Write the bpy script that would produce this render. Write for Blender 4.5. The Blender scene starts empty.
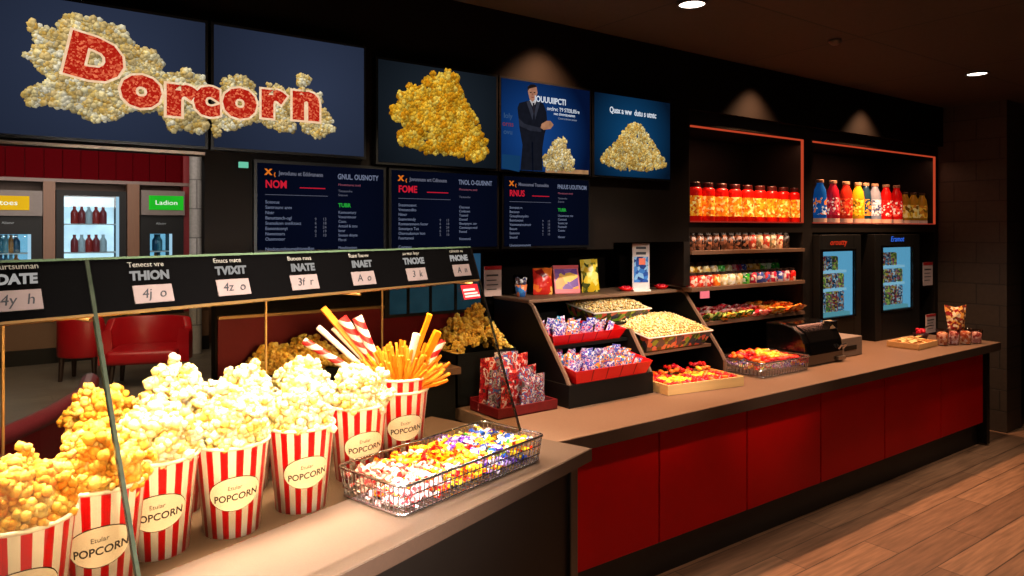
import bpy, math, random
import numpy as np
from mathutils import Vector, Matrix
random.seed(7); np.random.seed(7)
PI = math.pi
scn = bpy.context.scene
col = scn.collection

# ------------------------------------------------------------------ camera
FPX, HOR, CAMZ = 720.0, 230.0, 1.92
A0 = math.atan2(720.0, 988.0)
FW = Vector((720 / math.hypot(720, 988), 988 / math.hypot(720, 988), 0))
FW = Vector((math.cos(math.radians(53.9)), math.sin(math.radians(53.9)), 0))
RT = Vector((FW.y, -FW.x, 0))
CAM = Vector((0, 0, CAMZ))
cd = bpy.data.cameras.new('camera'); cam = bpy.data.objects.new('camera', cd); col.objects.link(cam)
cam.location = CAM; cam.rotation_euler = (PI / 2, 0, math.atan2(FW.y, FW.x) - PI / 2)
cd.sensor_width = 36; cd.lens = 36 * FPX / 1024; cd.shift_y = -(288 - HOR) / 1024
cd.clip_start = .02; scn.camera = cam

def ray(px, py): return FW + RT * ((px - 512) / FPX) + Vector((0, 0, (HOR - py) / FPX))
def atz(px, py, z): d = ray(px, py); return CAM + d * ((z - CAMZ) / d.z)
def atv(px, py, v): d = ray(px, py); return CAM + d * (v / d.y)
def atd(px, Y, z=0): p = CAM + ray(px, HOR) * Y; return Vector((p.x, p.y, z))

# ------------------------------------------------------------------ materials
def lin(c):
    r = []
    for x in c[:3]:
        x = x / 255.0
        r.append(x / 12.92 if x <= .04045 else ((x + .055) / 1.055) ** 2.4)
    return (*r, 1)
def nodes(name):
    m = bpy.data.materials.new(name); m.use_nodes = True
    nt = m.node_tree; nt.nodes.clear()
    out = nt.nodes.new('ShaderNodeOutputMaterial')
    return m, nt, out
def N(nt, t, **k):
    n = nt.nodes.new(t)
    for a, b in k.items(): setattr(n, a, b)
    return n
CACHE = {}
def M(name, c, rough=.5, metal=0, var=.12, scale=30, emit=0, bump=0, coat=0, c2=None, spec=.5, stretch=None):
    if name in CACHE: return CACHE[name]
    m, nt, out = nodes(name); L = nt.links.new
    p = N(nt, 'ShaderNodeBsdfPrincipled'); L(p.outputs[0], out.inputs[0])
    tc = N(nt, 'ShaderNodeTexCoord'); no = N(nt, 'ShaderNodeTexNoise'); no.inputs['Scale'].default_value = scale
    no.inputs['Detail'].default_value = 4
    if stretch:
        mp = N(nt, 'ShaderNodeMapping'); mp.inputs['Scale'].default_value = stretch
        L(tc.outputs['Object'], mp.inputs[0]); L(mp.outputs[0], no.inputs['Vector'])
    else: L(tc.outputs['Object'], no.inputs['Vector'])
    mx = N(nt, 'ShaderNodeMix', data_type='RGBA'); L(no.outputs['Fac'], mx.inputs[0])
    a = lin(c); b = lin(c2) if c2 else tuple(x * (1 - 2 * var) for x in a[:3]) + (1,)
    mx.inputs[6].default_value = a; mx.inputs[7].default_value = b
    L(mx.outputs[2], p.inputs['Base Color'])
    p.inputs['Roughness'].default_value = rough; p.inputs['Metallic'].default_value = metal
    p.inputs['Specular IOR Level'].default_value = spec
    if coat: p.inputs['Coat Weight'].default_value = coat; p.inputs['Coat Roughness'].default_value = .08
    if emit: L(mx.outputs[2], p.inputs['Emission Color']); p.inputs['Emission Strength'].default_value = emit
    if bump:
        bp = N(nt, 'ShaderNodeBump'); bp.inputs['Strength'].default_value = bump; bp.inputs['Distance'].default_value = .01
        L(no.outputs['Fac'], bp.inputs['Height']); L(bp.outputs[0], p.inputs['Normal'])
    CACHE[name] = m; return m
def PAT(name, cols, scale=60, rough=.25, emit=0, stretch=None, kind='voronoi', spec=.5):
    """packaging print: patches of several colours, different on every copy"""
    if name in CACHE: return CACHE[name]
    m, nt, out = nodes(name); L = nt.links.new
    p = N(nt, 'ShaderNodeBsdfPrincipled'); L(p.outputs[0], out.inputs[0])
    tc = N(nt, 'ShaderNodeTexCoord'); oi = N(nt, 'ShaderNodeObjectInfo')
    mu = N(nt, 'ShaderNodeMath', operation='MULTIPLY'); mu.inputs[1].default_value = 37.0
    L(oi.outputs['Random'], mu.inputs[0])
    ad = N(nt, 'ShaderNodeVectorMath', operation='ADD'); L(tc.outputs['Object'], ad.inputs[0]); L(mu.outputs[0], ad.inputs[1])
    mp = N(nt, 'ShaderNodeMapping'); L(ad.outputs[0], mp.inputs[0])
    if stretch: mp.inputs['Scale'].default_value = stretch
    if kind == 'voronoi':
        t = N(nt, 'ShaderNodeTexVoronoi'); t.inputs['Scale'].default_value = scale; L(mp.outputs[0], t.inputs['Vector'])
        sp = N(nt, 'ShaderNodeSeparateColor'); L(t.outputs['Color'], sp.inputs[0]); fac = sp.outputs[0]
    else:
        t = N(nt, 'ShaderNodeTexNoise'); t.inputs['Scale'].default_value = scale; L(mp.outputs[0], t.inputs['Vector'])
        ml = N(nt, 'ShaderNodeMapRange'); ml.inputs[1].default_value = .3; ml.inputs[2].default_value = .7
        L(t.outputs['Fac'], ml.inputs[0]); fac = ml.outputs[0]
    cr = N(nt, 'ShaderNodeValToRGB'); cr.color_ramp.interpolation = 'CONSTANT'; L(fac, cr.inputs[0])
    e = cr.color_ramp.elements; n = len(cols)
    while len(e) < n: e.new(.5)
    for i, c in enumerate(cols): e[i].position = i / n; e[i].color = lin(c)
    L(cr.outputs[0], p.inputs['Base Color']); p.inputs['Roughness'].default_value = rough
    p.inputs['Specular IOR Level'].default_value = spec
    if emit: L(cr.outputs[0], p.inputs['Emission Color']); p.inputs['Emission Strength'].default_value = emit
    CACHE[name] = m; return m
def EM(name, c, s=1.0, c2=None, scale=6):
    """a lit surface (screen, lamp lens)"""
    if name in CACHE: return CACHE[name]
    m, nt, out = nodes(name); L = nt.links.new
    e = N(nt, 'ShaderNodeEmission'); L(e.outputs[0], out.inputs[0]); e.inputs[1].default_value = s
    tc = N(nt, 'ShaderNodeTexCoord'); no = N(nt, 'ShaderNodeTexNoise'); no.inputs['Scale'].default_value = scale
    L(tc.outputs['Object'], no.inputs['Vector'])
    mx = N(nt, 'ShaderNodeMix', data_type='RGBA'); L(no.outputs['Fac'], mx.inputs[0])
    a = lin(c); mx.inputs[6].default_value = a; mx.inputs[7].default_value = lin(c2) if c2 else tuple(x * .9 for x in a)
    L(mx.outputs[2], e.inputs[0]); CACHE[name] = m; return m
def VCOL(name, emit=False, rough=.6, strength=1.0, sss=0):
    if name in CACHE: return CACHE[name]
    m, nt, out = nodes(name); L = nt.links.new
    at = N(nt, 'ShaderNodeAttribute'); at.attribute_name = 'Col'
    tc = N(nt, 'ShaderNodeTexCoord'); no = N(nt, 'ShaderNodeTexNoise'); no.inputs['Scale'].default_value = 220 if not emit else 90
    no.inputs['Detail'].default_value = 3; L(tc.outputs['Object'], no.inputs['Vector'])
    mr = N(nt, 'ShaderNodeMapRange'); mr.inputs[1].default_value = .3; mr.inputs[2].default_value = .7
    mr.inputs[3].default_value = .88 if not emit else .6; mr.inputs[4].default_value = 1.08 if not emit else 1.25
    L(no.outputs['Fac'], mr.inputs[0])
    vm = N(nt, 'ShaderNodeVectorMath', operation='SCALE'); L(at.outputs['Color'], vm.inputs[0]); L(mr.outputs[0], vm.inputs['Scale'])
    if emit:
        e = N(nt, 'ShaderNodeEmission'); L(vm.outputs[0], e.inputs[0]); e.inputs[1].default_value = strength; L(e.outputs[0], out.inputs[0])
    else:
        p = N(nt, 'ShaderNodeBsdfPrincipled'); L(vm.outputs[0], p.inputs['Base Color']); p.inputs['Roughness'].default_value = rough
        p.inputs['Subsurface Weight'].default_value = .6; p.inputs['Subsurface Radius'].default_value = (1, .85, .5); p.inputs['Subsurface Scale'].default_value = .02; p.inputs['Specular IOR Level'].default_value = .2
        bp = N(nt, 'ShaderNodeBump'); bp.inputs['Strength'].default_value = .5; bp.inputs['Distance'].default_value = .004
        L(no.outputs['Fac'], bp.inputs['Height']); L(bp.outputs[0], p.inputs['Normal'])
        L(p.outputs[0], out.inputs[0])
    CACHE[name] = m; return m
def GLASS(name, tint=(235, 240, 238), refl=1.0):
    if name in CACHE: return CACHE[name]
    m, nt, out = nodes(name); L = nt.links.new
    t = N(nt, 'ShaderNodeBsdfTransparent'); g = N(nt, 'ShaderNodeBsdfGlossy'); g.inputs['Roughness'].default_value = .015
    no = N(nt, 'ShaderNodeTexNoise'); no.inputs['Scale'].default_value = 3
    mx = N(nt, 'ShaderNodeMix', data_type='RGBA'); L(no.outputs['Fac'], mx.inputs[0])
    mx.inputs[6].default_value = lin(tint); mx.inputs[7].default_value = tuple(x * .97 for x in lin(tint))
    L(mx.outputs[2], t.inputs[0])
    lw = N(nt, 'ShaderNodeLayerWeight'); lw.inputs[0].default_value = .5
    pw = N(nt, 'ShaderNodeMath', operation='POWER'); pw.inputs[1].default_value = 5; L(lw.outputs['Facing'], pw.inputs[0])
    mu = N(nt, 'ShaderNodeMath', operation='MULTIPLY_ADD'); mu.inputs[1].default_value = .9 * refl; mu.inputs[2].default_value = .035 * refl; mu.use_clamp = True; L(pw.outputs[0], mu.inputs[0])
    ms = N(nt, 'ShaderNodeMixShader'); L(mu.outputs[0], ms.inputs[0]); L(t.outputs[0], ms.inputs[1]); L(g.outputs[0], ms.inputs[2])
    L(ms.outputs[0], out.inputs[0]); CACHE[name] = m; return m
def BRICK(name, c1, c2, mortar, scale, bw, bh, ms=.01, rough=.7, axes='xz', rot=0, bump=.3, spec=.5, offset=.5, grain=0):
    if name in CACHE: return CACHE[name]
    m, nt, out = nodes(name); L = nt.links.new
    p = N(nt, 'ShaderNodeBsdfPrincipled'); L(p.outputs[0], out.inputs[0])
    tc = N(nt, 'ShaderNodeTexCoord'); se = N(nt, 'ShaderNodeSeparateXYZ'); cb = N(nt, 'ShaderNodeCombineXYZ')
    L(tc.outputs['Object'], se.inputs[0])
    L(se.outputs['xyz'.index(axes[0])], cb.inputs[0]); L(se.outputs['xyz'.index(axes[1])], cb.inputs[1])
    b = N(nt, 'ShaderNodeTexBrick'); L(cb.outputs[0], b.inputs['Vector'])
    b.offset = offset
    b.inputs['Color1'].default_value = lin(c1); b.inputs['Color2'].default_value = lin(c2); b.inputs['Mortar'].default_value = lin(mortar)
    b.inputs['Scale'].default_value = scale; b.inputs['Brick Width'].default_value = bw; b.inputs['Row Height'].default_value = bh
    b.inputs['Mortar Size'].default_value = ms
    no = N(nt, 'ShaderNodeTexNoise'); no.inputs['Scale'].default_value = 3 if grain else 25; no.inputs['Detail'].default_value = 6
    mp = N(nt, 'ShaderNodeMapping'); mp.inputs['Scale'].default_value = (1, 14, 1) if grain else (1, 1, 1)
    L(cb.outputs[0], mp.inputs[0]); L(mp.outputs[0], no.inputs['Vector'])
    mr = N(nt, 'ShaderNodeMapRange'); mr.inputs[1].default_value = .3; mr.inputs[2].default_value = .7
    mr.inputs[3].default_value = .6 if grain else .85; mr.inputs[4].default_value = 1.25 if grain else 1.1; L(no.outputs['Fac'], mr.inputs[0])
    vm = N(nt, 'ShaderNodeVectorMath', operation='SCALE'); L(b.outputs['Color'], vm.inputs[0]); L(mr.outputs[0], vm.inputs['Scale'])
    L(vm.outputs[0], p.inputs['Base Color']); p.inputs['Roughness'].default_value = rough; p.inputs['Specular IOR Level'].default_value = spec
    if bump:
        bp = N(nt, 'ShaderNodeBump'); bp.inputs['Strength'].default_value = bump; bp.inputs['Distance'].default_value = .01; bp.invert = True
        L(b.outputs['Fac'], bp.inputs['Height']); L(bp.outputs[0], p.inputs['Normal'])
    CACHE[name] = m; return m
def STRIPES(name, c1, c2, n):
    m, nt, out = nodes(name); L = nt.links.new
    p = N(nt, 'ShaderNodeBsdfPrincipled'); L(p.outputs[0], out.inputs[0]); p.inputs['Roughness'].default_value = .35
    tc = N(nt, 'ShaderNodeTexCoord'); se = N(nt, 'ShaderNodeSeparateXYZ'); L(tc.outputs['Object'], se.inputs[0])
    at = N(nt, 'ShaderNodeMath', operation='ARCTAN2'); L(se.outputs[1], at.inputs[0]); L(se.outputs[0], at.inputs[1])
    mu = N(nt, 'ShaderNodeMath', operation='MULTIPLY'); mu.inputs[1].default_value = n / (2 * PI); L(at.outputs[0], mu.inputs[0])
    ad = N(nt, 'ShaderNodeMath', operation='ADD'); ad.inputs[1].default_value = 100.25; L(mu.outputs[0], ad.inputs[0])
    fr = N(nt, 'ShaderNodeMath', operation='FRACT'); L(ad.outputs[0], fr.inputs[0])
    gt = N(nt, 'ShaderNodeMath', operation='GREATER_THAN'); gt.inputs[1].default_value = .52; L(fr.outputs[0], gt.inputs[0])
    mx = N(nt, 'ShaderNodeMix', data_type='RGBA'); L(gt.outputs[0], mx.inputs[0])
    mx.inputs[6].default_value = lin(c1); mx.inputs[7].default_value = lin(c2); L(mx.outputs[2], p.inputs['Base Color'])
    return m

# ------------------------------------------------------------------ mesh builder
def ico(sub):
    import bmesh
    bm = bmesh.new(); bmesh.ops.create_icosphere(bm, subdivisions=sub, radius=1)
    v = np.array([x.co[:] for x in bm.verts]); f = [[q.index for q in p.verts] for p in bm.faces]; bm.free()
    return v, f
ICO = {1: ico(1), 2: ico(2), 3: ico(3)}
class MB:
    def __init__(s): s.v = []; s.f = []; s.c = []
    def add(s, vs, fs, T=None, c=None):
        o = len(s.v)
        for p in vs:
            p = Vector(p)
            if T is not None: p = T @ p
            s.v.append(p[:])
        s.f += [[i + o for i in q] for q in fs]
        if c is not None: s.c += [tuple(c)] * len(vs)
        return s
    def box(s, lo, hi, T=None, c=None):
        x0, y0, z0 = lo; x1, y1, z1 = hi
        return s.add([(x0, y0, z0), (x1, y0, z0), (x1, y1, z0), (x0, y1, z0), (x0, y0, z1), (x1, y0, z1), (x1, y1, z1), (x0, y1, z1)],
                     [(0, 3, 2, 1), (4, 5, 6, 7), (0, 1, 5, 4), (1, 2, 6, 5), (2, 3, 7, 6), (3, 0, 4, 7)], T, c)
    def prism(s, poly, x0, x1, T=None):
        """polygon in (y,z), extruded along x"""
        n = len(poly); vs = [(x0, y, z) for y, z in poly] + [(x1, y, z) for y, z in poly]
        return s.add(vs, [list(range(n))[::-1], list(range(n, 2 * n))] + [(i, (i + 1) % n, n + (i + 1) % n, n + i) for i in range(n)], T)
    def plate(s, poly, z0, z1, T=None):
        n = len(poly); vs = [(x, y, z0) for x, y in poly] + [(x, y, z1) for x, y in poly]
        return s.add(vs, [list(range(n))[::-1], list(range(n, 2 * n))] + [(i, (i + 1) % n, n + (i + 1) % n, n + i) for i in range(n)], T)
    def tube(s, pts, r, n=8, close=False, T=None):
        pts = [Vector(p) for p in pts]; m = len(pts); rings = []
        up = None
        for i, p in enumerate(pts):
            if close: t = pts[(i + 1) % m] - pts[i - 1]
            else: t = pts[min(i + 1, m - 1)] - pts[max(i - 1, 0)]
            t.normalize()
            if up is None or abs(up.dot(t)) > .95: up = Vector((0, 0, 1)) if abs(t.z) < .9 else Vector((1, 0, 0))
            a = t.cross(up).normalized(); b = a.cross(t).normalized(); up = b
            rr = r[i] if isinstance(r, (list, tuple)) else r
            rings.append([p + a * (math.cos(2 * PI * k / n) * rr) + b * (math.sin(2 * PI * k / n) * rr) for k in range(n)])
        vs = [q for g in rings for q in g]; fs = []
        for i in range(m if close else m - 1):
            j = (i + 1) % m
            fs += [(i * n + k, i * n + (k + 1) % n, j * n + (k + 1) % n, j * n + k) for k in range(n)]
        if not close: fs += [list(range(n))[::-1], [(m - 1) * n + k for k in range(n)]]
        return s.add(vs, fs, T)
    def lathe(s, prof, n=24, T=None, cap=True):
        vs = []; fs = []
        for r, z in prof: vs += [(r * math.cos(2 * PI * k / n), r * math.sin(2 * PI * k / n), z) for k in range(n)]
        for i in range(len(prof) - 1): fs += [(i * n + k, i * n + (k + 1) % n, (i + 1) * n + (k + 1) % n, (i + 1) * n + k) for k in range(n)]
        if cap: fs += [list(range(n))[::-1], [(len(prof) - 1) * n + k for k in range(n)]]
        return s.add(vs, fs, T)
    def blob(s, c, r, sub=1, T=None, colr=None):
        v, f = ICO[sub]; r = np.array(r if hasattr(r, '__len__') else (r, r, r))
        return s.add((v * r + np.array(c)).tolist(), f, T, colr)
    def build(s, name, mat, parent=None, smooth=False, bevel=0, loc=None, seg=2):
        me = bpy.data.meshes.new(name); me.from_pydata(s.v, [], s.f); me.update()
        if s.c and len(s.c) == len(s.v):
            at = me.color_attributes.new('Col', 'FLOAT_COLOR', 'POINT')
            at.data.foreach_set('color', [x for c in s.c for x in (*c[:3], 1.0)])
        if smooth: me.polygons.foreach_set('use_smooth', [True] * len(me.polygons))
        me.materials.append(mat)
        o = bpy.data.objects.new(name, me); col.objects.link(o)
        if parent: o.parent = parent
        if loc is not None: o.location = loc
        if bevel:
            b = o.modifiers.new('bevel', 'BEVEL'); b.width = bevel; b.segments = seg; b.limit_method = 'ANGLE'; b.angle_limit = .6
        return o
def npmesh(name, V, F, C, mat, parent=None, smooth=True):
    me = bpy.data.meshes.new(name); nv, nf = len(V), len(F)
    me.vertices.add(nv); me.vertices.foreach_set('co', V.astype(np.float32).ravel())
    me.loops.add(nf * 3); me.loops.foreach_set('vertex_index', F.astype(np.int32).ravel())
    me.polygons.add(nf); me.polygons.foreach_set('loop_start', np.arange(0, nf * 3, 3, dtype=np.int32))
    me.update(calc_edges=True)
    if smooth: me.polygons.foreach_set('use_smooth', np.ones(nf, dtype=bool))
    if C is not None:
        at = me.color_attributes.new('Col', 'FLOAT_COLOR', 'POINT')
        at.data.foreach_set('color', np.hstack([C, np.ones((nv, 1))]).astype(np.float32).ravel())
    me.materials.append(mat); o = bpy.data.objects.new(name, me); col.objects.link(o)
    if parent: o.parent = parent
    return o

def tag(o, label=None, cat=None, group=None, kind=None):
    if label: o['label'] = label
    if cat: o['category'] = cat
    if group: o['group'] = group
    if kind: o['kind'] = kind
    return o
def thing(name, label, cat, loc=(0, 0, 0), rz=0, group=None):
    o = bpy.data.objects.new(name, None); col.objects.link(o); o.empty_display_size = .05
    o.location = loc; o.rotation_euler = (0, 0, rz); return tag(o, label, cat, group)
def struct(name, mb, mat, **k): return tag(mb.build(name, mat, **k), kind='structure')
def copy_tree(o, parent=None):
    c = o.copy(); col.objects.link(c)
    if parent: c.parent = parent
    for ch in list(o.children): copy_tree(ch, c)
    return c
ORD = 'first second third fourth fifth sixth seventh eighth ninth tenth eleventh twelfth thirteenth fourteenth fifteenth sixteenth seventeenth eighteenth'.split()
def rotT(loc, rx=0, ry=0, rz=0, s=1):
    from mathutils import Euler
    S = Matrix.Diagonal((*(s if hasattr(s, '__len__') else (s, s, s)), 1))
    return Matrix.Translation(loc) @ Euler((rx, ry, rz)).to_matrix().to_4x4() @ S

TCOUNT = {}
def text_mesh(txt, size, ext=0.0006, align='CENTER', bold=0, shear=0, spacing=1.0, line=1.0, sx=1.0):
    cu = bpy.data.curves.new('lettering', 'FONT'); cu.body = txt; cu.size = size; cu.extrude = ext; cu.align_x = align; cu.align_y = 'CENTER'
    cu.offset = bold; cu.shear = shear; cu.space_character = spacing; cu.space_line = line; cu.resolution_u = 3
    o = bpy.data.objects.new('lettering', cu); col.objects.link(o); bpy.context.view_layer.update()
    me = bpy.data.meshes.new_from_object(o.evaluated_get(bpy.context.evaluated_depsgraph_get()))
    bpy.data.objects.remove(o); bpy.data.curves.remove(cu)
    if sx != 1:
        for v in me.vertices: v.co.x *= sx
    return me
def text(txt, size, mat, parent, T, name='lettering', **k):
    me = text_mesh(txt, size, **k); me.name = name; me.materials.clear(); me.materials.append(mat); me.transform(T)
    o = bpy.data.objects.new(name, me); col.objects.link(o); o.parent = parent; return o
WALLT = Matrix(((1, 0, 0, 0), (0, 0, -1, 0), (0, 1, 0, 0), (0, 0, 0, 1)))      # picture plane on a wall facing -y
def wallT(x, z, y=0): return Matrix.Translation((x, y, z)) @ WALLT

# ------------------------------------------------------------------ common materials
m_black = M('black_panel', (10, 9, 8), .55, var=.2, spec=.25)
m_blackgloss = M('black_gloss', (10, 9, 9), .18, var=.1, coat=.4)
m_wall = M('dark_wall_paint', (15, 11, 9), .8, var=.15, scale=8, spec=.05)
m_lobwall = M('dim_lobby_paint', (40, 32, 26), .7, var=.15, scale=8)
m_joinery = M('dark_joinery', (24, 18, 14), .5, var=.2, scale=12, spec=.3)
m_top = M('speckled_brown_laminate', (124, 95, 75), .5, var=.18, scale=180, c2=(98, 74, 58), spec=.2)
m_topedge = M('brown_laminate_edge', (110, 78, 58), .5, var=.2, scale=120)
m_red = M('red_lacquer_panel', (168, 1, 1), .5, var=.08, scale=5, spec=.1)
m_wedge = M('dark_brown_edge', (62, 42, 30), .55, var=.2, scale=120)
m_kick = M('black_kickboard', (22, 19, 17), .6)
m_white = M('white_paper', (225, 215, 205), .5, var=.04)
m_chrome = M('chrome_wire', (200, 200, 205), .2, 1, var=.05)
m_brass = M('brass_trim', (170, 130, 80), .35, .8, var=.1)
m_pop = VCOL('popcorn', rough=.65)
m_screenpop = VCOL('popcorn_on_screen', emit=True, strength=1.0)

# ------------------------------------------------------------------ the setting
m_floor = BRICK('wood_plank_floor', (150, 112, 86), (118, 86, 66), (74, 54, 42), 1, 1.25, .21, .004, .42, 'xy', grain=1, bump=.1)
m_lobfloor = BRICK('grey_lobby_floor', (120, 112, 104), (106, 98, 92), (84, 78, 72), 1, 1.2, .3, .004, .4, 'xy', grain=1, bump=.05)
struct('floor', MB().box((-2.5, -2.5, -.1), (13, 3.95, 0)), m_floor)
struct('floor_lobby', MB().box((-2.5, 3.95, -.1), (7.0, 13.4, 0)), m_lobfloor)
CE = 3.15
m_ceil = BRICK('ceiling_panel', (58, 44, 34), (52, 40, 31), (22, 16, 13), 1, 1.5, 1.2, .008, .8, 'xy', bump=.2, offset=0)
struct('ceiling', MB().box((-2.5, -2.5, CE), (13, 3.95, CE + .1)), m_ceil)
struct('ceiling_lobby', MB().box((-2.5, 3.95, 3.4), (7.0, 13.4, 3.5)), m_wall)
VF, VS, VB = 3.30, 3.35, 3.90
struct('wall_back', MB().box((.95, VB, 0), (8.1, VB + .08, CE)), m_wall)
struct('wall_back_header', MB().box((-2.5, VF, 2.24), (.76, VF + .05, CE + .3)), m_wall)
struct('wall_front', MB().box((.76, VF, 1.80), (.99, VF + .05, CE)).box((.99, VF, 1.80), (3.2, VB, CE)).box((3.2, VF, 1.84), (3.92, VB, CE)), m_wall)
struct('wall_over_shelves', MB().box((3.92, VF, 2.76), (8.0, VB, CE)), m_wall)
UB = 7.78
m_brick = BRICK('dark_painted_block', (56, 45, 37), (50, 40, 33), (30, 24, 20), 1, .4, .2, .006, .6, 'yz', bump=.5)
struct('wall_right', MB().box((UB, 2.74, 0), (UB + .35, VB, CE)), m_brick)
struct('wall_far_right', MB().box((9.6, -2.5, 0), (9.7, 3.95, CE)), m_black)
struct('wall_right_return', MB().box((UB + .35, 3.0, 0), (9.6, 3.1, CE)), m_black)
struct('trim_header', MB().box((-2.5, VF - .012, 2.243), (.76, VF + .0, 2.256)), M('pale_metal_trim', (150, 130, 115), .35, .7))
# red wainscot with a brass line on the back wall
struct('trim_wainscot', MB().box((.96, VB - .02, 0), (2.6, VB - .001, 1.46)), M('red_wainscot', (84, 6, 8), .6, spec=.15))
struct('trim_wainscot_rail', MB().box((.96, VB - .035, 1.46), (2.6, VB - .001, 1.475)), m_brass)
# glowing blue panel added in place of a reflection in the guard glass
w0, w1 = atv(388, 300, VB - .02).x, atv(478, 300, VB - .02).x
wf = struct('blue_reflection_panel', MB().box((w0 - .03, VB - .04, 1.40), (w1 + .03, VB - .001, 1.78)), m_black)
MB().box((w0, VB - .05, 1.42), (w1, VB - .042, 1.77)).build('pane', EM('blue_reflection_glow', (48, 92, 122), .8, (20, 50, 74), 9), wf)
mu = MB()
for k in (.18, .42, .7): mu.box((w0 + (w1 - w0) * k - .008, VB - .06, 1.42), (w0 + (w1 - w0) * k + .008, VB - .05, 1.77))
mu.build('reflection_bar', m_black, wf)

# ------------------------------------------------------------------ lobby beyond the opening
LV = 12.9
struct('wall_lobby', MB().box((-2.5, LV, 0), (7.0, LV + .1, 3.5)), M('brown_lobby_wall', (92, 62, 42), .55, var=.15, stretch=(20, 1, 1), scale=3))
struct('wall_lobby_left', MB().box((-2.55, 3.95, 0), (-2.5, 13, 3.5)), m_wall)
struct('wall_lobby_right', MB().box((4.3, 3.98, 0), (4.4, LV, 3.5)), m_wall)
sb = MB(); zz = atv(90, 180, LV - .5).z
n = 18
for k in range(n):
    x0 = -1.4 + k * .23; sb.box((x0, LV - .5, zz), (x0 + .222, LV - .44, 3.4))
struct('trim_soffit', sb, M('red_soffit_board', (84, 3, 10), .8, spec=.02))
struct('trim_soffit_edge', MB().box((-1.5, LV - .56, zz - .05), (2.75, LV - .40, zz)), M('grey_soffit_edge', (120, 96, 88), .5))
struct('baseboard_lobby', MB().box((-2.5, LV - .62, 0), (2.9, LV - .58, .22)), m_black)
struct('trim_lobby_dado', MB().box((-2.5, LV - .60, .22), (2.9, LV - .02, .62)), M('brown_dado_panel', (104, 74, 52), .5))
pA = atd(186, 11.6); struct('trim_red_pilaster', MB().box((pA.x - .06, pA.y - .1, 0), (pA.x + .05, pA.y + .1, 3.4)), M('red_pilaster', (130, 12, 22), .45))
pB = atd(195.5, 11.2)
tag(MB().lathe([(.09, 0), (.09, 3.4)], 20).build('stone_column', BRICK('grey_stone_column', (150, 146, 142), (132, 128, 124), (90, 86, 84), 1, 3, .45, .01, .6, 'xz'), loc=(pB.x, pB.y, 0), smooth=False),
    'slim grey stone column beside the red lobby pilaster', 'column')

def bottle_mb(r, h, n=12):
    return MB().lathe([(r * .9, 0), (r, h * .04), (r, h * .6), (r * .9, h * .68), (r * .42, h * .82), (r * .4, h * .94), (r * .45, h * .95), (r * .45, h)], n)
def lobby_cooler(px0, px1, Y, ztop, signcol, label, glass_px, wood=True, gz=(.62, 1.9), glow=(150, 215, 240), gs=1.3, slot=None):
    x0, x1 = atv(px0, 230, LV - .6).x, atv(px1, 230, LV - .6).x; v0 = LV - .64
    g0, g1 = atv(glass_px[0], 230, v0).x, atv(glass_px[1], 230, v0).x
    cx = (x0 + x1) / 2; t = thing('drink_cooler', label, 'drink cooler', (cx, v0, .625))
    X = lambda x: x - cx
    z1, zb = ztop - .625, gz[0] - .625 + .03; zt = gz[1] - .625
    c = MB().box((X(x0), 0, 0), (X(g0), .55, z1)).box((X(g1), 0, 0), (X(x1), .55, z1)).box((X(g0), 0, 0), (X(g1), .55, zb)).box((X(g0), 0, zt), (X(g1), .55, z1)).box((X(g0), .5, zb), (X(g1), .55, zt))
    c.build('cabinet', m_black, t)
    MB().box((X(g0) + .01, .46, zb), (X(g1) - .01, .49, zt)).build('lit_back', EM('cooler_back_%d' % px0, glow, gs, tuple(int(q * .7) for q in glow), 4), t)
    for k in range(1, 4):
        z = zb + (zt - zb) * k / 4; MB().box((X(g0), .05, z), (X(g1), .46, z + .015)).build('shelf', m_white, t)
    MB().box((X(g0), .0, zb), (X(g1), .01, zt)).build('glass_door', GLASS('cooler_glass', (225, 238, 245)), t)
    MB().box((X(g1) - .04, -.012, zb), (X(g1), 0, zt)).build('door_edge', EM('cool_edge', (170, 215, 240), .9), t)
    if signcol:
        sx0, sx1 = slot; sx0, sx1 = atv(sx0, 230, v0).x, atv(sx1, 230, v0).x
        za, zb2 = atv((px0 + px1) / 2, 210, v0).z - .625, atv((px0 + px1) / 2, 196, v0).z - .625
        h = MB().box((X(x0), -.08, za - .08), (X(x1), .1, zb2 + .08)).build('header', M('grey_cooler_header', (110, 98, 92), .5), t)
        sg = MB().box((X(sx0), -.1, za + .0), (X(sx1), -.08, zb2)).build('lit_sign', EM('cooler_sign_%d' % px0, signcol[0], 1.1, signcol[1], 2), t)
        text(signcol[2], .10, EM('white_glow', (240, 250, 235), 1.1), sg, wallT(X((sx0 + sx1) / 2), (za + zb2) / 2, -.102), sx=1.2)
        text('Alisovr', .05, M('pale_print', (150, 160, 165), .5), t, wallT(X((g0 + g1) / 2), zt + .16, -.003))
    return t, g0, g1, v0, zb + .625, zt + .625
COOL = [lobby_cooler(-26, 42, 0, 2.15, ((235, 190, 20), (200, 150, 30), 'Aitoes'), 'drink cooler with a yellow lit header seen through the opening', (-16, 31), gz=(.7, 1.86), slot=(-22, 29)),
        lobby_cooler(56, 126, 0, 2.5, None, 'tall bright white drink cooler between the wooden lobby posts', (64, 119), gz=(.7, 2.42), glow=(215, 236, 242), gs=2.2),
        lobby_cooler(140, 183, 0, 2.15, ((40, 190, 40), (20, 150, 30), 'Ladion'), 'drink cooler with a green lit header beside the red pilaster', (150, 172), gz=(.7, 1.86), slot=(148, 182))]
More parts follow.
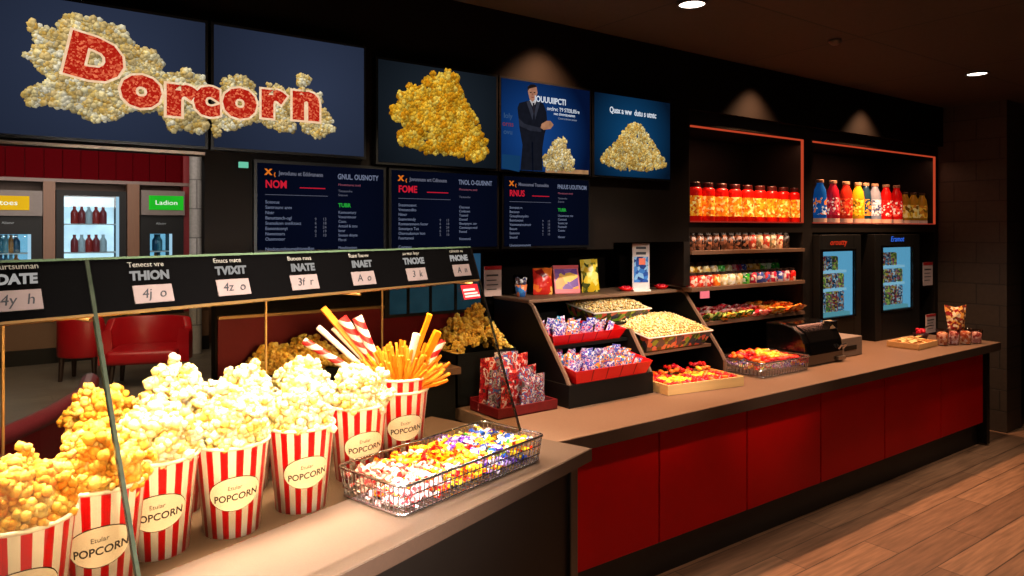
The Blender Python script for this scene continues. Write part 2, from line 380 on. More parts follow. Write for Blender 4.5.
for ci, (t, g0, g1, v0, zb, zt) in enumerate(COOL):
    side = ['the yellow header cooler', 'the bright white middle cooler', 'the green header cooler'][ci]
    nb = [5, 5, 3][ci]
    for k in range(2, 4):
        for j in range(nb):
            x = g0 + .1 + (g1 - g0 - .24) * (j + .5) / nb
            hue = [(60, 130, 150), (120, 170, 180), (190, 120, 60), (40, 90, 120)][(j + k) % 4] if ci != 1 else [(200, 60, 50), (220, 225, 225), (170, 60, 60)][(j * 2 + k) % 3]
            o = bottle_mb(.05, .26).build('drink_bottle', M('far_bottle_%d_%d_%d' % hue, hue, .3), loc=(x, v0 + .2, zb + (zt - zb) * k / 4 + .016), smooth=True)
            tag(o, '%s small bottle from the left on the %s shelf of %s' % (ORD[j], ['', '', 'middle', 'top'][k], side), 'bottle', 'drinks in the lobby coolers')
# wooden posts between coolers
for px0, px1 in ((43, 55), (127, 139)):
    x0, x1 = atv(px0, 230, LV - .62).x, atv(px1, 230, LV - .62).x
    struct('trim_lobby_post', MB().box((x0, LV - .66, .62), (x1, LV - .5, zz - .05)), M('brown_post_wood', (120, 78, 48), .5, var=.2, stretch=(20, 20, 1), scale=4))

# tub chairs in the lobby
m_leather = M('red_leather', (165, 14, 26), .35, var=.15, scale=6)
m_dkwood = M('dark_wood_leg', (40, 22, 16), .5)
def tub_chair(loc, rz, label, w=1.0):
    t = thing('tub_chair', label, 'armchair', loc, rz, 'red tub chairs in the lobby')
    R = w / 2
    sh = MB(); n = 20; vs = []; fs = []
    for i in range(n + 1):
        a = PI * (-.12) + (PI * 1.24) * i / n
        for r, z in ((R, .3), (R, .80 if 3 < i < n - 3 else .66), (R - .1, .82 if 3 < i < n - 3 else .68), (R - .13, .3)):
            vs.append((r * math.cos(a), r * .85 * math.sin(a) + .0, z))
    for i in range(n):
        for k in range(4): fs.append((i * 4 + k, i * 4 + (k + 1) % 4, (i + 1) * 4 + (k + 1) % 4, (i + 1) * 4 + k))
    fs += [(0, 1, 2, 3), (n * 4 + 3, n * 4 + 2, n * 4 + 1, n * 4)]
    sh.add(vs, fs).build('back_shell', m_leather, t, smooth=True, bevel=.02)
    MB().box((-R + .14, -R * .75, .30), (R - .14, R * .6, .47)).build('seat', m_leather, t, bevel=.05, seg=4, smooth=True)
    for sx in (-1, 1):
        for sy in (-1, 1):
            MB().tube([(sx * R * .62, sy * R * .5, .31), (sx * R * .66, sy * R * .56, 0)], [.035, .024], 10).build('leg', m_dkwood, t)
    return t
p = atd(147, 9.0); tub_chair((p.x, p.y, 0), math.radians(-20), 'red leather tub chair facing the counter in front of the green cooler', 1.05)
p = atd(84, 9.3); tub_chair((p.x, p.y, 0), math.radians(150), 'red leather tub chair with its back to the counter beside the first tub chair', .62)
# curved booth divider
t = thing('booth_divider', 'curved low red booth divider with pale rounded top rail in the lobby', 'divider', (0.3, 5.3, 0))
path = [atz(-50, 452, .75), atz(-20, 445, .75), atz(5, 436, .75), atz(30, 425, .75), atz(52, 414, .75), atz(72, 402, .75), atz(86, 393, .75), atz(90, 380, .75)]
path = [Vector((q.x - .3, q.y - 5.3, 0)) for q in path]
vs = []; fs = []
for i, q in enumerate(path):
    tg = (path[min(i + 1, len(path) - 1)] - path[max(i - 1, 0)]).normalized(); nn = Vector((-tg.y, tg.x, 0))
    for d, z in ((-.06, 0), (-.06, .72), (.06, .72), (.06, 0)): vs.append((q + nn * d + Vector((0, 0, z)))[:])
for i in range(len(path) - 1):
    for k in range(4): fs.append((i * 4 + k, i * 4 + (k + 1) % 4, (i + 1) * 4 + (k + 1) % 4, (i + 1) * 4 + k))
fs += [(0, 1, 2, 3), tuple((len(path) - 1) * 4 + k for k in (3, 2, 1, 0))]
MB().add(vs, fs).build('panel', M('red_booth_vinyl', (150, 16, 30), .35), t)
MB().tube([q + Vector((0, 0, .74)) for q in path], .065, 10).build('top_rail', M('mauve_top_rail', (150, 60, 72), .3), t, smooth=True)

# ------------------------------------------------------------------ popcorn
def kernel(rng):
    V = []; F = []; C = []; o = 0
    v, f = ICO[1]; f = np.array(f)
    nb = rng.integers(5, 8)
    for k in range(nb + 1):
        if k == 0: c = np.zeros(3); r = .48; sh = .9
        else:
            d = rng.normal(size=3); d /= np.linalg.norm(d); c = d * rng.uniform(.35, .6); r = rng.uniform(.30, .5); sh = rng.uniform(.93, 1.07)
        V.append(v * r * (1 + .12 * rng.normal(size=(len(v), 1))) + c); F.append(f + o); C.append(np.full((len(v), 1), sh)); o += len(v)
    return np.vstack(V), np.vstack(F), np.vstack(C)
RNG = np.random.default_rng(3)
KERN = [kernel(RNG) for _ in range(14)]
def randrot(rng):
    q = rng.normal(size=4); q /= np.linalg.norm(q); w, x, y, z = q
    return np.array([[1 - 2 * (y * y + z * z), 2 * (x * y - z * w), 2 * (x * z + y * w)], [2 * (x * y + z * w), 1 - 2 * (x * x + z * z), 2 * (y * z - x * w)], [2 * (x * z - y * w), 2 * (y * z + x * w), 1 - 2 * (x * x + y * y)]])
def pile(pts, size, palette, rng, squash=None):
    V = []; F = []; C = []; o = 0
    pal = np.array([lin(c)[:3] for c in palette])
    for p in pts:
        kv, kf, kc = KERN[rng.integers(len(KERN))]
        s = size * rng.uniform(.7, 1.35); v = kv @ randrot(rng).T
        base = pal[rng.integers(len(pal))]
        cc = np.clip(base * kc, 0, 1); inner = np.arange(len(kv)) < len(ICO[1][0]); cc[inner] *= np.array([.98, .78, .40])
        # hull side of a kernel is yellower
        yel = (v[:, :1] < -.32).astype(float); cc = cc * (1 - yel) + cc * np.array([1, .88, .55]) * yel
        V.append(v * s + np.array(p)); F.append(kf + o); C.append(cc); o += len(kv)
    return np.vstack(V), np.vstack(F), np.vstack(C)
CREAM = [(255, 246, 222), (255, 242, 208), (255, 246, 218), (255, 232, 180), (252, 214, 140)]
GOLD = [(246, 186, 92), (240, 168, 70), (250, 200, 116), (232, 152, 58)]
REFLECTED = [(225, 172, 72), (205, 152, 60), (232, 186, 96)]  # tones of the popcorn that stands in for reflections
def dome_pts(R, h, n, rng, jit=.012):
    pts = []
    for i in range(n):
        r = R * math.sqrt((i + .5) / n); a = i * 2.39996 + rng.uniform(-.3, .3)
        lump = 1 + .22 * math.sin(a * 2 + R * 60) * (r / R) + .15 * math.sin(a * 3 + h * 90) * (r / R)
        z = h * lump * (1 - (r / R) ** 3.4) - .004
        j = jit * 1.5 if r < R * .8 else jit * .5
        pts.append((r * math.cos(a) + rng.normal() * j, r * math.sin(a) + rng.normal() * j, max(z + rng.normal() * j, -.008)))
    return pts
def popcorn_heap(loc, R, h, pal, label, size=.028, n=190, seed=0, name='popcorn_heap', lift=0):
    rng = np.random.default_rng(seed)
    pts = dome_pts(R, h, n, rng) + [(x, y, z - .022) for x, y, z in dome_pts(R * .85, h, n // 2, rng)]
    for k in range(int(n * .08)):                       # a few strays proud of the heap
        a = rng.uniform(0, 2 * PI); r = rng.uniform(0, R * .7); pts.append((r * math.cos(a), r * math.sin(a), h * (1 - (r / R) ** 2.2) + .022))
    V, F, C = pile(pts, size, pal, rng)
    o = npmesh(name, V, F, C, m_pop); o.location = loc
    return tag(o, label, 'popcorn', 'popcorn in the buckets', 'stuff')

# ------------------------------------------------------------------ foreground counter frame
ANG = math.radians(18.4)
CORNER = atz(591, 448, .98)
FA = Vector((math.cos(ANG), math.sin(ANG), 0)); FB = Vector((-math.sin(ANG), math.cos(ANG), 0))
def toF(p): d = Vector((p.x - CORNER.x, p.y - CORNER.y, 0)); return Vector((d.dot(FA), d.dot(FB), p.z))
def toW(x, y, z=0): return Vector((CORNER.x, CORNER.y, 0)) + FA * x + FB * y + Vector((0, 0, z))
FZ = .98
CZ = .92
t = thing('serving_counter', 'front serving counter with speckled brown top and black base under the popcorn buckets', 'counter', (CORNER.x, CORNER.y, 0), ANG)
MB().box((-2.6, 0, FZ - .055), (0, .92, FZ)).build('worktop', M('speckled_tan_laminate', (86, 66, 52), .5, var=.18, scale=220, c2=(66, 50, 39), spec=.2), t, bevel=.004)
MB().box((-2.6, -.003, FZ - .055), (.003, 0, FZ - .003)).box((0, 0, FZ - .055), (.003, .92, FZ - .003)).build('front_edge', m_wedge, t)
MB().box((-2.6, .05, .1), (-.09, .88, FZ - .08)).build('cabinet', M('dark_brown_base', (17, 12, 9), .5, spec=.15), t)
MB().box((-2.6, .06, FZ - .08), (-.08, .87, FZ - .055)).build('shadow_gap', m_black, t)
MB().box((-.11, .035, 0), (-.05, .9, FZ - .056)).build('end_panel', M('dark_end_panel', (26, 20, 17), .4), t, bevel=.004)
MB().box((-2.6, .09, 0), (-.12, .85, .1)).build('kickboard', m_kick, t)

# sneeze guard
Bw = toF(atz(520, 431, 1.115)); XB, YB, ZB = Bw
def ray_plane(px, py, p0, nrm):
    d = ray(px, py); k = (p0 - CAM).dot(nrm) / d.dot(nrm); return CAM + d * k
tp = toF(ray_plane(470, 248, toW(XB, 0), FA)); DY, DZ = tp.y - YB, tp.z - ZB
NL = math.hypot(DY, DZ); UPL = Vector((0, DY / NL, DZ / NL)); UPW = FB * UPL.y + Vector((0, 0, UPL.z)); NRM = FA.cross(UPW)
PL0 = toW(XB, YB, ZB)
def onguard(px, py):
    q = toF(ray_plane(px, py, PL0, NRM)); return q.x, (q.z - ZB) / DZ * NL      # x, distance up the pane
def GP(x, w, out=0): return Vector((x, YB, ZB)) + UPL * w + Vector((0, -UPL.z, UPL.y)) * out
GMAT = lambda x, w, out=0: Matrix.Translation(GP(x, w, out)) @ Matrix(((1, 0, 0, 0), (0, UPL.y, -UPL.z, 0), (0, UPL.z, UPL.y, 0), (0, 0, 0, 1)))
_, WB = onguard(482, 279)
xs, _ = onguard(112, 420)
guard = thing('sneeze_guard', 'slanted glass sneeze guard with a black price band above the popcorn buckets', 'sneeze guard', (CORNER.x, CORNER.y, 0), ANG)
XL = XB - 2.35
def gbox(x0, x1, w0, w1, th0, th1): return MB().box((x0, w0, th0), (x1, w1, th1), GMAT(0, 0))
m_guard = GLASS('guard_glass', (230, 222, 206), 1.3)  # warm tint imitates the brown haze of reflections
gbox(XL, xs - .006, 0, WB + .01, -.004, .002).build('glass_pane', m_guard, guard)
gbox(xs + .006, XB, 0, WB + .01, -.004, .002).build('glass_pane', m_guard, guard)
m_edge = M('dark_green_glass_edge', (62, 66, 52), .15, var=.35, scale=40)
gbox(xs - .0045, xs + .0045, 0, NL, -.006, .006).build('seam_strip', m_edge, guard)
gbox(XB, XB + .006, 0, NL, -.005, .004).build('end_edge', M('dark_glass_edge', (22, 18, 15), .2), guard)
gbox(XL, XB, WB, NL, -.012, .003).build('price_band', M('black_price_band', (4, 3, 3), .7, var=.1, spec=.02), guard)
gbox(XL, XB, NL, NL + .006, -.012, .004).build('top_edge', M('green_glass_edge', (84, 100, 74), .3), guard)
gbox(XL, XB, WB - .006, WB, -.012, .004).build('brass_edge', m_brass, guard)
for px, py in ((3, 325), (266, 302), (402, 290)):
    q = toF(ray_plane(px, py, toW(0, .87), FB)); x = min(q.x, XB - .03); g = GP(x, NL * .8)
    MB().tube([(x, .87, FZ), (x, .87, g.z - .03), (x, .85, g.z), (x, g.y + .012, g.z)], .0045, 8).build('post', m_brass, guard)
m_print = EM('white_print', (190, 186, 182), .7); m_printdim = M('grey_print', (130, 122, 112), .5)
m_card = M('price_card', (120, 102, 97), .7, emit=.25, spec=.05)  # faint glow added so the cards read brighter
m_ink = M('black_ink', (20, 18, 22), .6)
words = [((16, 280), (16, 301), 'DATE', 'Alnurtsunnan', '4y  h'), ((149, 276), (153, 294), 'THION', 'Tenecst vre', '4j  o'), ((230, 271), (233, 287.5), 'TVIXIT', 'Enucs nuce', '4z  o'),
         ((302, 268), (304, 282.5), 'INATE', 'Buoon ruvs', '3f  r'), ((361, 264.5), (363, 278.5), 'INAET', 'Rant Suoev', 'A  o'), ((413, 261.5), (416, 274.5), 'TNOXE', 'su nun Inpr', '3  k'), ((458, 258.5), (461, 270.5), 'PNONE', 'calnoen su', 'A  n')]
for (wx, wy), (cx, cy), big, small, pr in words:
    x, w = onguard(wx, wy); text(big, .033, m_print, guard, GMAT(x, w, .004), name='price_heading', bold=.0015, shear=.1)
    text(small, .020, m_printdim, guard, GMAT(x - .005, w + .031, .004), name='small_heading')
    x, w = onguard(cx, cy); c = MB().box((-.052, -.024, .003), (.052, .024, .006), GMAT(x, w)).build('price_card', m_card, guard)
    text(pr, .036, m_ink, c, GMAT(x, w, .0068), shear=.2)
x, w = onguard(470, 292)
st = MB().box((-.052, -.03, .003), (.052, .03, .005), GMAT(x, w)).build('red_sticker', M('red_sticker', (205, 30, 40), .4, emit=.15), guard)
for k, zc in enumerate((.010, -.006, -.018)): MB().box((-.045, zc - (.004 if k else .006), .0051), (.03 + .01 * k, zc + .003, .0056), GMAT(x, w)).build('sticker_stripe', m_white, st)

# ------------------------------------------------------------------ popcorn buckets
RTOP, RBOT, BH = .111, .083, .28
m_stripe = STRIPES('red_white_stripes', (236, 226, 220), (205, 12, 18), 15)
m_rim = M('white_bucket_rim', (238, 228, 214), .4, var=.04)
m_oval = M('label_oval', (222, 208, 192), .5, var=.04)
def on_cone(x, y, off):
    """x along the circumference, y up the wall, around the label centre"""
    x, y = x * .99 - y * .12, y * .99 + x * .12
    z = BH * .5 + y; r = RBOT + (RTOP - RBOT) * z / BH + off; a = -PI / 2 + x / (RBOT + (RTOP - RBOT) * .5)
    return (r * math.cos(a), r * math.sin(a), z)
def conewrap(me, off, dy=0):
    for v in me.vertices: v.co = on_cone(v.co.x, v.co.y + dy, off + v.co.z)
BUCKET = None
def make_bucket():
    t = thing('popcorn_bucket', 'x', 'bucket')
    MB().lathe([(RBOT - .004, .004), (RBOT, 0), (RTOP, BH)], 64, cap=False).lathe([(RBOT - .004, .004), (RTOP - .004, BH)], 48, cap=False).lathe([(0.001, .004), (RBOT - .004, .004)], 32, cap=False).build('cup', m_stripe, t, smooth=True)
    MB().tube([(RTOP * math.cos(2 * PI * k / 48), RTOP * math.sin(2 * PI * k / 48), BH) for k in range(48)], .006, 8, True).build('rim', m_rim, t, smooth=True)
    def oval(rx, ry, off, name, mat, thick):
        vs = [on_cone(0, 0, off)]; fs = []; nr, na = 5, 40
        for i in range(1, nr + 1):
            for k in range(na): a = 2 * PI * k / na; vs.append(on_cone(rx * i / nr * math.cos(a), ry * i / nr * math.sin(a), off))
        fs += [(0, 1 + k, 1 + (k + 1) % na) for k in range(na)]
        for i in range(nr - 1): fs += [(1 + i * na + k, 1 + (i + 1) * na + k, 1 + (i + 1) * na + (k + 1) % na, 1 + i * na + (k + 1) % na) for k in range(na)]
        return MB().add(vs, fs).build(name, mat, t, smooth=True)
    oval(.079, .054, .0012, 'label_outline', M('dark_label_outline', (50, 30, 26), .5), 0)
    ov = oval(.0765, .0515, .0022, 'label', m_oval, 0)
    for s, sz, y, bo in (('POPCORN', .029, -.010, .0006), ('Etular', .018, .020, .0)):
        me = text_mesh(s, sz, ext=.0003, bold=bo, shear=.15, sx=.95); conewrap(me, .0032, y); me.materials.clear(); me.materials.append(M('bucket_print', (48, 36, 40), .5))
        o = bpy.data.objects.new('lettering', me); col.objects.link(o); o.parent = ov
    return t
BUCKET = make_bucket(); first = True
def bucket(px, Y, label, heap=None, hl='', hh=.11, face=8, seed=0, z=FZ, lean=0, group='striped popcorn buckets on the front counter'):
    global first
    t = BUCKET if first else copy_tree(BUCKET); first = False
    p = atd(px, Y); t.location = (p.x, p.y, z)
    d = math.atan2(-p.y, -p.x) + PI / 2 + math.radians(face)     # label turned to the customer side
    t.rotation_euler = (0, lean, d); tag(t, label, 'bucket', group)
    if heap: popcorn_heap((p.x, p.y, z + BH + .002), RTOP - .014, hh * .92, heap, hl, seed=seed)
    return p
bucket(20, 1.66, 'striped popcorn bucket of golden popcorn at the left end of the front row', GOLD, 'golden popcorn heaped in the leftmost striped bucket', .10, 0, 1)
bucket(99, 1.90, 'striped popcorn bucket of golden popcorn just left of the glass seam', GOLD, 'golden popcorn heaped in the bucket left of the glass seam', .11, 2, 2)
bucket(158, 2.12, 'striped popcorn bucket just right of the glass seam, front row', CREAM, 'cream popcorn heaped in the bucket right of the glass seam', .12, 0, 3)
bucket(232, 2.27, 'striped popcorn bucket in the middle of the front row, whole oval label showing', CREAM, 'cream popcorn heaped in the middle bucket of the front row', .12, 6, 4)
bucket(301, 2.46, 'striped popcorn bucket of cream popcorn left of the one behind the candy basket', CREAM, 'cream popcorn heaped in the bucket left of the basket', .115, 12, 5)
bucket(358, 2.75, 'striped popcorn bucket partly hidden behind the left end of the wire candy basket', CREAM, 'cream popcorn heaped in the bucket behind the basket', .10, 16, 6)
pf = bucket(401, 3.0, 'lower bucket of the nested pair that carries the fries', face=12)
bucket(401, 3.0, 'upper bucket of the nested pair, filled with fries and paper straws', face=40, z=FZ + .052, group='striped popcorn buckets on the front counter')
# back row
bucket(104, 2.36, 'striped bucket of golden popcorn in the back row behind the glass seam', GOLD, 'golden popcorn heaped in the left bucket of the back row', .11, 0, 7)
bucket(173, 2.42, 'striped bucket in the back row with the tallest cream popcorn heap', CREAM, 'tallest cream popcorn heap, in the back row left of centre', .18, 0, 8)
bucket(243, 2.62, 'striped bucket of cream popcorn in the back row behind the middle bucket', CREAM, 'cream popcorn heaped in the back row behind the middle bucket', .13, 0, 9)
bucket(300, 2.84, 'striped bucket of cream popcorn in the back row left of the fries', CREAM, 'cream popcorn heaped in the back row left of the fries', .12, 0, 10)

# fries and paper straws in the nested bucket
m_fry = M('golden_fry', (228, 128, 14), .45, var=.2, scale=40)
m_fry2 = M('pale_golden_fry', (240, 152, 34), .45, var=.18, scale=40)
m_paper = M('white_paper_sleeve', (240, 228, 222), .5, var=.04)
def DIAG(name, c1, c2, sc):
    m, nt, out = nodes(name); L = nt.links.new
    p = N(nt, 'ShaderNodeBsdfPrincipled'); L(p.outputs[0], out.inputs[0]); p.inputs['Roughness'].default_value = .4
    tc = N(nt, 'ShaderNodeTexCoord'); w = N(nt, 'ShaderNodeTexWave', bands_direction='DIAGONAL'); w.inputs['Scale'].default_value = sc
    L(tc.outputs['Object'], w.inputs['Vector'])
    gt = N(nt, 'ShaderNodeMath', operation='GREATER_THAN'); gt.inputs[1].default_value = .5; L(w.outputs['Fac'], gt.inputs[0])
    mx = N(nt, 'ShaderNodeMix', data_type='RGBA'); L(gt.outputs[0], mx.inputs[0]); mx.inputs[6].default_value = lin(c1); mx.inputs[7].default_value = lin(c2)
    L(mx.outputs[2], p.inputs['Base Color']); return m
m_striped_paper = DIAG('striped_paper', (240, 226, 222), (190, 20, 30), 9)
bz = FZ + .052 + BH
bc = Vector((atd(401, 3.0).x, atd(401, 3.0).y, bz))
FRM = []
for m in (m_fry, m_fry2):
    mb = MB(); r = .0075
    pts = [(0, 0, 0), (.002, 0, .07), (-.002, .001, .14), (0, 0, .2)]
    mb.tube(pts, [r * .9, r, r, r * .8], 4)
    o = mb.build('french_fry', m, bevel=.002); FRM.append(o)
rngf = random.Random(5)
camdir = (Vector((0, 0, 0)) - Vector((bc.x, bc.y, 0))).normalized(); side = Vector((-camdir.y, camdir.x, 0))   # side points to picture left/right
side = RT.copy()
def place_stick(o, base, tip, roll=0):
    d = (tip - base); o.location = base; o.rotation_mode = 'QUATERNION'
    o.rotation_quaternion = d.to_track_quat('Z', 'Y') @ Matrix.Rotation(roll, 3, 'Z').to_quaternion()
for ring, (cnt, amax, dep, ln) in enumerate(((19, 70, .075, .15), (19, 66, .05, .17), (17, 60, .02, .18), (15, 48, -.01, .185), (13, 38, -.04, .19))):
    for i in range(cnt):
        f = (i + .5) / cnt * 2 - 1; a = math.radians(f * amax + rngf.uniform(-4, 4))
        base = bc + side * (f * .05) + camdir * (dep * .5) + Vector((0, 0, -.055))
        ll = ln * rngf.uniform(.88, 1.08)
        tip = base + (side * math.sin(a) * 1.02 + Vector((0, 0, math.cos(a))) + camdir * (dep * 3.2 + rngf.uniform(-.12, .12))).normalized() * ll
        o = FRM[(i + ring) % 2].copy(); col.objects.link(o)
        place_stick(o, base, tip, rngf.uniform(0, 3)); o.scale = (1.35, 1.35, ll / .2)
        tag(o, 'thin golden fry fanned out in the striped bucket', 'fry', 'fries fanned out in the striped bucket')
for o in FRM: bpy.data.objects.remove(o)
# standing sticks: pixel of tip, colour, length (all rooted in the bucket)
def tube_obj(name, r, h, mat, n=10, flat=1.0):
    mb = MB().lathe([(r * .85, 0), (r, h * .5), (r * 1.05, h), (r * .75, h), (r * .7, h * .9)], n); o = mb.build(name, mat, smooth=False)
    return o
def tip_at(px, py, off=0.0):
    """a point at the bucket's own distance from the camera, a little nearer or farther"""
    d = ray(px, py); Yc = (Vector((bc.x, bc.y, 0))).dot(FW) + off; return CAM + d * Yc
for (px, py, bx, mat, r, nm, lab, cat, off) in (
        (304, 341, 352, 'sp', .015, 'paper_straw', 'red and white striped paper straw leaning far left out of the fries', 'paper straw', 0),
        (318, 327, 360, 'wp', .012, 'paper_straw', 'slim white paper straw just left of the tall orange fry', 'paper straw', .02),
        (323, 308, 372, 'fr', .013, 'tall_fry', 'tall orange fry standing upright left of the striped sleeves', 'fry', .04),
        (333, 328, 374, 'wp', .011, 'paper_straw', 'short white paper straw right of the tall orange fry', 'paper straw', .05),
        (342, 318, 378, 'sp', .019, 'paper_sleeve', 'wide striped paper sleeve, left one of the upright pair', 'paper sleeve', .02),
        (357, 317, 386, 'sp', .019, 'paper_sleeve', 'wide striped paper sleeve, right one of the upright pair', 'paper sleeve', .0),
        (430, 314, 402, 'fr', .010, 'tall_fry', 'orange fry sticking out of the white sleeve on the right', 'fry', -.03),
        (417, 334, 402, 'wp', .017, 'paper_sleeve', 'plain white paper sleeve wrapped round an orange fry', 'paper sleeve', -.03),
        (438, 331, 412, 'fr', .014, 'tall_fry', 'thick orange fry leaning right above the fan of fries', 'fry', .0),
        (443, 341, 416, 'sp', .013, 'paper_straw', 'striped paper straw leaning far right out of the fries', 'paper straw', 0)):
    tip = tip_at(px, py, off); base = tip_at(bx if abs(bx - 404) < 25 else 404 + (bx - 404) * .45, 402, off * .5); base.z = bz - .06
    base = bc + (base - bc) * .8; base.z = bz - .06
    L_ = (tip - base).length; mm = {'sp': m_striped_paper, 'wp': m_paper, 'fr': M('orange_fry', (240, 142, 12), .4)}[mat]
    if nm == 'paper_sleeve' and mat == 'sp':
        o = MB().lathe([(r * .8, 0), (r * 1.0, L_ * .6), (r * 1.15, L_), (r * 1.0, L_), (r * .9, L_ * .8)], 14).build(nm, mm)
    elif mat == 'fr': o = MB().box((-r, -r, 0), (r, r, L_)).build(nm, mm, bevel=.002)
    else: o = tube_obj(nm, r, L_, mm)
    place_stick(o, base, tip, .5); tag(o, lab, cat)

# ------------------------------------------------------------------ candies
def candy_mesh(name='candy'):
    mb = MB(); v, f = ICO[2]
    mb.add((v * np.array((.021, .0125, .0105)) * (1 + .05 * np.random.normal(size=(len(v), 1)))).tolist(), f)
    for s in (-1, 1):
        vs = [(s * .018, 0, 0)]; n = 9
        for k in range(n):
            a = (k / (n - 1) - .5) * 1.9; rr = .024
            vs.append((s * (.018 + rr * math.cos(a)), rr * math.sin(a) * .75, .004 * (-1) ** k))
        mb.add(vs, [(0, 1 + k, 2 + k) for k in range(n - 1)])
    return mb
WR = dict(
    pinkwhite=PAT('pink_white_wrapper', [(245, 225, 225), (225, 60, 70), (250, 240, 235), (240, 170, 165)], 90),
    redgold=PAT('red_gold_wrapper', [(215, 20, 30), (245, 190, 30), (190, 15, 25), (250, 120, 30)], 80),
    yellow=PAT('yellow_wrapper', [(250, 205, 20), (235, 60, 30), (252, 225, 60), (240, 150, 20)], 80),
    purple=PAT('purple_wrapper', [(110, 60, 190), (235, 225, 245), (70, 40, 160), (190, 150, 225)], 90),
    blue=PAT('blue_wrapper', [(40, 90, 200), (220, 230, 245), (245, 210, 40), (30, 60, 160)], 90),
    green=PAT('green_wrapper', [(60, 170, 60), (240, 230, 60), (230, 240, 225), (220, 60, 40)], 90))
NICE = dict(pinkwhite='pink and white', redgold='red and gold', yellow='yellow', purple='purple and white', blue='blue and white', green='green')
CM = {}
def put_candy(kind, loc, rot, sc, where, group, meshkey='twist'):
    key = (kind, meshkey)
    if key not in CM:
        o = candy_mesh().build('wrapped_candy', WR[kind], smooth=False); CM[key] = o.data; bpy.data.objects.remove(o)
    o = bpy.data.objects.new('wrapped_candy', CM[key]); col.objects.link(o)
    o.location = loc; o.rotation_euler = rot; o.scale = (sc, sc, sc)
    return tag(o, '%s twist-wrapped candy lying in %s' % (NICE[kind], where), 'candy', group)

def rounded_rect(x0, y0, x1, y1, r, n=5):
    pts = []
    for cx, cy, a0 in ((x1 - r, y1 - r, 0), (x0 + r, y1 - r, PI / 2), (x0 + r, y0 + r, PI), (x1 - r, y0 + r, 1.5 * PI)):
        for k in range(n + 1): a = a0 + PI / 2 * k / n; pts.append((cx + r * math.cos(a), cy + r * math.sin(a)))
    return pts
def wire_basket(name, label, loc, rz, w, d, h, r=.03, pitch=.022, wire=.0022, diag=False):
    t = thing(name, label, 'basket', loc, rz)
    top = rounded_rect(-w / 2, -d / 2, w / 2, d / 2, r); bot = rounded_rect(-w / 2 + .012, -d / 2 + .012, w / 2 - .012, d / 2 - .012, r)
    MB().tube([(x, y, h) for x, y in top], .0055, 8, True).build('rim', m_chrome, t, smooth=True)
    MB().tube([(x, y, .005) for x, y in bot], .005, 8, True).build('base_ring', m_chrome, t, smooth=True)
    mb = MB()
    def along(poly, s):
        n = len(poly); tot = sum(math.dist(poly[i], poly[(i + 1) % n]) for i in range(n)); s = (s % 1) * tot
        for i in range(n):
            l = math.dist(poly[i], poly[(i + 1) % n])
            if s <= l: f = s / max(l, 1e-9); return (poly[i][0] + (poly[(i + 1) % n][0] - poly[i][0]) * f, poly[i][1] + (poly[(i + 1) % n][1] - poly[i][1]) * f)
            s -= l
        return poly[0]
    nn = int(2 * (w + d) / pitch)
    for k in range(nn):
        a, b = along(top, k / nn), along(bot, (k + (.5 if diag and k % 2 else 0)) / nn)
        mb.tube([(a[0], a[1], h), (b[0], b[1], .005)], wire, 5)
        if diag: a = along(top, (k + 1) / nn); mb.tube([(a[0], a[1], h), (b[0], b[1], .005)], wire, 5)
    for zz_ in ((.33, .66) if not diag else (.5,)):
        mb.tube([(x * (1 - .012 / (w / 2) * (1 - zz_)), y * (1 - .012 / (d / 2) * (1 - zz_)), h * zz_) for x, y in top], wire, 5, True)
    mb.build('side_wires', m_chrome, t)
    fl = MB()
    for k in range(int(w / .03)): x = -w / 2 + .02 + k * .03; fl.tube([(x, -d / 2 + .014, .004), (x, d / 2 - .014, .004)], wire, 5)
    fl.build('floor_wires', m_chrome, t); return t
b0, b1, b2 = atz(411, 517, FZ), atz(545, 461, FZ), atz(344, 494, FZ)
bx = b1 - b0; brz = math.atan2(bx.y, bx.x); BW = bx.length + .04; BD = .34
bcen = b0 + bx * .5 - bx.normalized() * .02 + Vector((-math.sin(brz), math.cos(brz), 0)) * (BD / 2)
wire_basket('wire_basket', 'chrome wire basket of wrapped candy at the front edge of the serving counter', (bcen.x, bcen.y, FZ + .001), brz, BW, BD, .105)
BM = Matrix.Translation((bcen.x, bcen.y, FZ)) @ Matrix.Rotation(brz, 4, 'Z')
rc = random.Random(11)
def kind_for(u):
    u += rc.uniform(-.07, .07)
    if u < .2: return rc.choice(['pinkwhite', 'pinkwhite', 'redgold'])
    if u < .38: return rc.choice(['redgold', 'yellow', 'pinkwhite', 'redgold'])
    if u < .58: return rc.choice(['yellow', 'yellow', 'redgold'])
    if u < .78: return rc.choice(['purple', 'purple', 'blue', 'yellow'])
    return rc.choice(['blue', 'blue', 'yellow', 'purple', 'green'])
for lay, (nx, ny, z) in enumerate(((13, 6, .022), (13, 6, .052), (14, 7, .083))):
    for i in range(nx):
        for j in range(ny):
            u, v = (i + .5) / nx, (j + .5) / ny
            x = (u - .5) * (BW - .085) + rc.uniform(-.008, .008); y = (v - .5) * (BD - .085) + rc.uniform(-.006, .006)
            dz = (.022 * math.cos((u - .5) * 2.6) * math.cos((v - .5) * 2.6)) if lay == 2 else 0
            put_candy(kind_for(u), BM @ Vector((x, y, z + dz + rc.uniform(-.003, .003))), (rc.uniform(-.4, .4), rc.uniform(-.4, .4), rc.uniform(0, PI)), rc.uniform(1.05, 1.35), 'the front wire basket', 'wrapped candies in the front wire basket')

